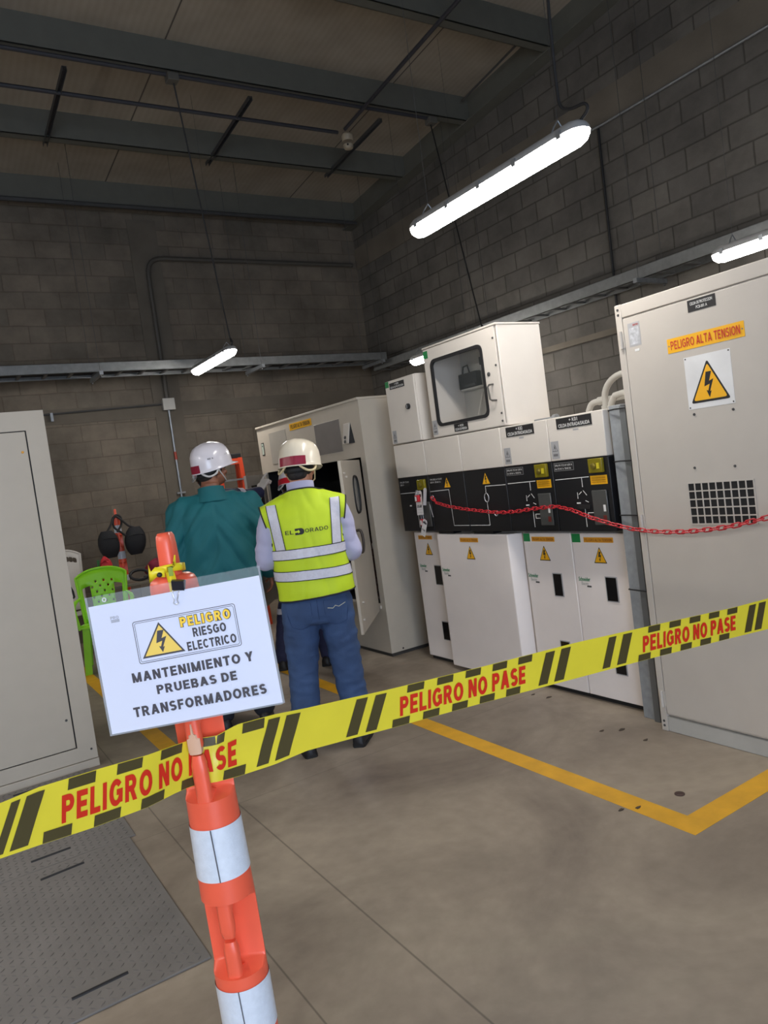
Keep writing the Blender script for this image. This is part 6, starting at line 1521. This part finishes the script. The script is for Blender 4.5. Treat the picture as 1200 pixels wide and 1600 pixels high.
for lp in loops:
    if max(p.z for p in lp)-min(p.z for p in lp) < .05 and max(p.x for p in lp)-min(p.x for p in lp) < .12: continue
    q = lp[::2]; put('piping', MB().tube(q, .0045, 6, closed=True), PIPE_, VS, local=True)
bv = bvh_of(vm)
def edged(mbf, name='reflective_strip'): return put(name, mbf, SILV, VS, local=True, sharp=180)
edged(wrap_band(bv, lambda t: 1.188, .026, -1.50, 1.50, .004)); edged(wrap_band(bv, lambda t: 1.062 - .006*math.sin(t), .027, -PI, PI, .004))
for zz, a in ((1.188, 1.5), (1.062, PI)):
    for sg in (-1, 1): put('strip_edge', wrap_band(bv, lambda t: zz + sg*.0275 - (.006*math.sin(t) if zz < 1.1 else 0), .0022, -a, a, .0048, rows=1), PIPE_, VS, local=True, sharp=180)
for s_ in (-1, 1):
    def xc(z): return s_*(.158 + .09*(z-1.2))
    zs = [1.215 + i*(1.474-1.215)/22 for i in range(23)]
    edged(back_patch(bv, [[(xc(z)-.026+.0173*j, z) for j in range(4)] for z in zs], .004))
    for e_ in (-.0275, .0275): put('strip_edge', back_patch(bv, [[(xc(z)+e_-.002, z), (xc(z)+e_+.002, z)] for z in zs], .0048), PIPE_, VS, local=True, sharp=180)
def on_back(txt, x0, z0, x1, z1, w=.17, m_=PIPE_):
    vs, fs = block_glyphs(txt, w, .2); f_ = fit(vs, x0, z0, x1, z1); mb = MB()
    P = [(cast(bv, (a, -.8, b), (0, 1, 0), .0035 + vs[i].z) or Vector((a, -.17, b))) for i, (a, b) in enumerate(f_)]; mb.add(P, fs); return put('lettering', mb, m_, VS, local=True, smooth=False)
on_back('EL', -.121, 1.300, -.075, 1.322); on_back('ORADO', -.010, 1.300, .121, 1.322)
lgo = MB()
def bp_(x, z): return cast(bv, (x, -.8, z), (0, 1, 0), .0036) or Vector((x, -.17, z))
def dshape(x0, x1, z0, z1, n=8):
    r = (z1-z0)/2; return [(x0, z0), (x1-r, z0)] + [(x1-r + r*math.cos(a), (z0+z1)/2 + r*math.sin(a)) for a in [-PI/2 + PI*i/n for i in range(1, n)]] + [(x1-r, z1), (x0, z1)]
o_ = dshape(-.066, -.014, 1.293, 1.329); lgo.add([bp_(*p) for p in o_], [tuple(range(len(o_)))])
put('emblem', lgo, PIPE_, VS, local=True, smooth=False)
lgo = MB()
for pts in ([(-.072, 1.306), (-.048, 1.306), (-.048, 1.300), (-.034, 1.311), (-.048, 1.322), (-.048, 1.316), (-.072, 1.316)],): lgo.add([(cast(bv, (x, -.8, z), (0, 1, 0), .0046) or Vector((x, -.17, z))) for x, z in pts], [tuple(range(len(pts)))])
put('emblem_arrow', lgo, VEST, VS, local=True, smooth=False)
# jeans: back pockets, seat seam, embroidery
bt = bvh_of(tmA)
DST = mat('denim_stitch', rgb(36, 58, 98), .8, var=.1); THR = mat('pale_thread', rgb(196, 196, 180), .7)
def tcast(x, z, lift=.003): return cast(bt, (x, -.8, z), (0, 1, 0), lift) or Vector((x, -.12, z))
for s_ in (-1, 1):
    xs0 = s_*.105; g = [[(xs0 + (-.068 + .136*j/5)*(1 - .12*max(0, (i-4))), .905 - .135*i/6 - (.02*(1-abs(-1+2*j/5)) if i == 6 else 0)) for j in range(6)] for i in range(7)]
    P = put('back_pocket', back_patch(bt, g, .0028), DENIM, TA, local=True, sharp=180)
    ol = [g[0][0], g[3][0], g[6][0], g[6][2], g[6][3], g[6][5], g[3][5], g[0][5]]
    put('stitching', MB().tube([tcast(x, z, .0035) for x, z in ol], .0013, 5, closed=True), DST, P, local=True)
    if s_ > 0: put('embroidery', MB().tube([tcast(xs0-.05, .862, .004), tcast(xs0-.02, .855, .004), tcast(xs0-.005, .868, .004), tcast(xs0+.015, .858, .004), tcast(xs0+.055, .872, .004)], .0022, 5), THR, P, local=True)
put('seat_seam', MB().tube([tcast(0, z, .002) for z in (.915, .87, .83, .80)], .0016, 5), DST, TA, local=True)

# ---------------------------------------------------------------- the person in the green jacket
cfgB = dict(skin=SKIN2, hair=HAIRD, hat=HATW, strip=CRIM, strap=STRW, shoe=SHOE, trouser_mat=mat('trousers_dark', rgb(28, 32, 44), .8, var=.1), garment='jacket', garment_mat=TEAL,
    head=(.025, .04, 1.652), head_yaw=-.92, head_pitch=-.02, hat_tilt=7, hat_k=1.10, strip_c=.15, strip_w=.55, marks=((PI*.5+.55, .045, 'SGS  N', .036, .010, INK), (PI*.5-.35, .055, 'SEGURIDAD', .034, .005, SILVER)),
    sh=((-.198, .0, 1.395), (.200, .0, 1.395)), el=((-.255, -.03, 1.16), (.278, -.02, 1.175)), wr=((-.22, .10, .94), (.292, .07, .965)),
    hands=(((.05, .25, -1), (1, .0, 0), 22, -1), ((.02, .12, -1), (-1, .1, 0), 24, 1)),
    hip=((-.095, .0, .88), (.095, .0, .88)), kn=((-.11, .015, .50), (.12, .02, .50)), an=((-.125, .0, .085), (.13, .0, .085)),
    torso=[(.83, .215, .150, 0, 0), (.86, .218, .155, 0, 0), (.90, .225, .160, 0, 0), (1.0, .228, .160, 0, 0), (1.15, .228, .155, 0, 0), (1.28, .228, .150, 0, -.005), (1.36, .212, .138, 0, -.01), (1.42, .168, .115, 0, -.01), (1.465, .112, .09, 0, -.01), (1.495, .085, .078, 0, -.01)],
    sleeve=(.087, .076, .058), folds=((.016, 4, 4, 3.2, 4), (.009, 9, 9, 5, 6)), creases=((.016, 8, 1.5, 5, 3), (.010, 14, 2.5, 9, 8)), collar=(.080, .078, 1.470, 1.530), collar_flare=1.5,
    pelvis=[(1.0, .16, .11, 0, 0), (.95, .175, .12, 0, -.005), (.88, .182, .13, 0, -.01), (.80, .17, .12, 0, -.008), (.77, .13, .10, 0, 0)],
    leg=(.102, .078, .072), leg_folds=((.005, 8, 8, 14, 7),), foot_yaw=(.15, -.1))
PB, GB, TB, upB, tmB = person('person in dark green jacket and white helmet, head turned to the right', (1.655, 4.79, 0), math.radians(-20), 1.06, cfgB)
for i, r in ((0, .056), (1, .056)):
    w = Vector(cfgB['wr'][i])*1.06; e = Vector(cfgB['el'][i])*1.06; d = (w-e).normalized()
    put('cuff', MB().lathe(w - d*.05, d, [(.056, 0), (.058, .02), (.052, .05), (.046, .058)], 24), TEAL, GB, local=True)

# ---------------------------------------------------------------- two workers in navy at the open cabinet
def navy(sh, el, wr, hands, **k):
    d = dict(skin=SKIN2, hair=HAIRD, hat=HATW, strip=REDB, strap=STRW, shoe=SHOE, trouser_mat=NAVY, garment='coverall_top', garment_mat=NAVY, gloves=mat('glove_grey', rgb(196, 190, 184), .75, var=.06, bump=.2, bscale=200),
        sh=sh, el=el, wr=wr, hands=hands, hip=((-.095, .0, .88), (.095, .0, .88)), kn=((-.11, .03, .50), (.11, .03, .50)), an=((-.12, .0, .085), (.12, .0, .085)),
        torso=[(.86, .19, .135, 0, 0), (.95, .19, .135, 0, 0), (1.1, .195, .138, 0, 0), (1.25, .205, .138, 0, 0), (1.37, .205, .125, 0, 0), (1.44, .165, .105, 0, 0), (1.50, .10, .085, 0, -.005), (1.53, .08, .075, 0, -.01)],
        sleeve=(.080, .064, .050), folds=((.007, 8, 8, 9, 9),), pelvis=[(1.0, .18, .125, 0, 0), (.95, .185, .13, 0, 0), (.88, .185, .13, 0, -.01), (.80, .17, .12, 0, -.008), (.77, .13, .10, 0, 0)],
        leg=(.100, .078, .070), leg_folds=((.006, 8, 8, 14, 11),), foot_yaw=(.15, -.15))
    d.update(k); return d
cfgC = navy(((-.19, .0, 1.42), (.185, .06, 1.465)), ((-.25, -.04, 1.17), (.16, .25, 1.450)), ((-.20, .15, 1.0), (.12, .385, 1.475)),
    (((.2, .6, -.5), (1, 0, 0), 30, -1), ((-.1, .65, .75), (-.3, .7, -.6), 88, 1, 6)), head=(-.04, .03, 1.655), head_yaw=.75, head_pitch=-.12)
PC_, GC_, TC_, upC, tmC = person('person in navy work clothes pointing with a grey glove, behind the green jacket', (2.055, 6.02, 0), math.radians(-84), 1.04, cfgC)
put('face_mask', MB().ell(Vector((-.04, .03, 1.655))*1.04 + Matrix.Rotation(.75, 3, 'Z') @ Vector((0, .098, -.06)), (.052, .036, .048)), mat('mask_white', rgb(226,226,226), .7), PC_, local=True)
e, s0 = Vector(cfgC['el'][1])*1.04, Vector(cfgC['sh'][1])*1.04; d = (e-s0).normalized()
put('reflective_band', MB().lathe(s0 + d*.10, d, [(.083, 0), (.081, .05)], 28, cap=False), SILV, GC_, local=True)
cfgD = navy(((-.19, .02, 1.42), (.19, .02, 1.42)), ((-.40, .05, 1.22), (.25, .10, 1.18)), ((-.16, .26, 1.12), (.10, .36, 1.20)),
    (((.3, .8, .0), (1, 0, 0), 30, -1), ((-.3, .8, .1), (-1, 0, 0), 30, 1)), head=(.0, .06, 1.655), head_yaw=0, head_pitch=-.25, strip_w=2.2, kn=((-.23, .03, .50), (.11, .03, .50)), an=((-.30, -.02, .085), (.12, .0, .085)))
PD, GD, TD, upD, tmD = person('person in navy work clothes and red-banded white helmet behind the yellow vest', (2.68, 5.74, 0), math.radians(-40), .935, cfgD)
bd = bvh_of(tmD)
for s_ in (-1, 1):
    kx = (.108 if s_ > 0 else -.23)*.935; put('reflective_band', wrap_band(bd, lambda t: .50, .024, -PI, PI, .004, (kx, .02), 40), SILV, TD, local=True, sharp=180)
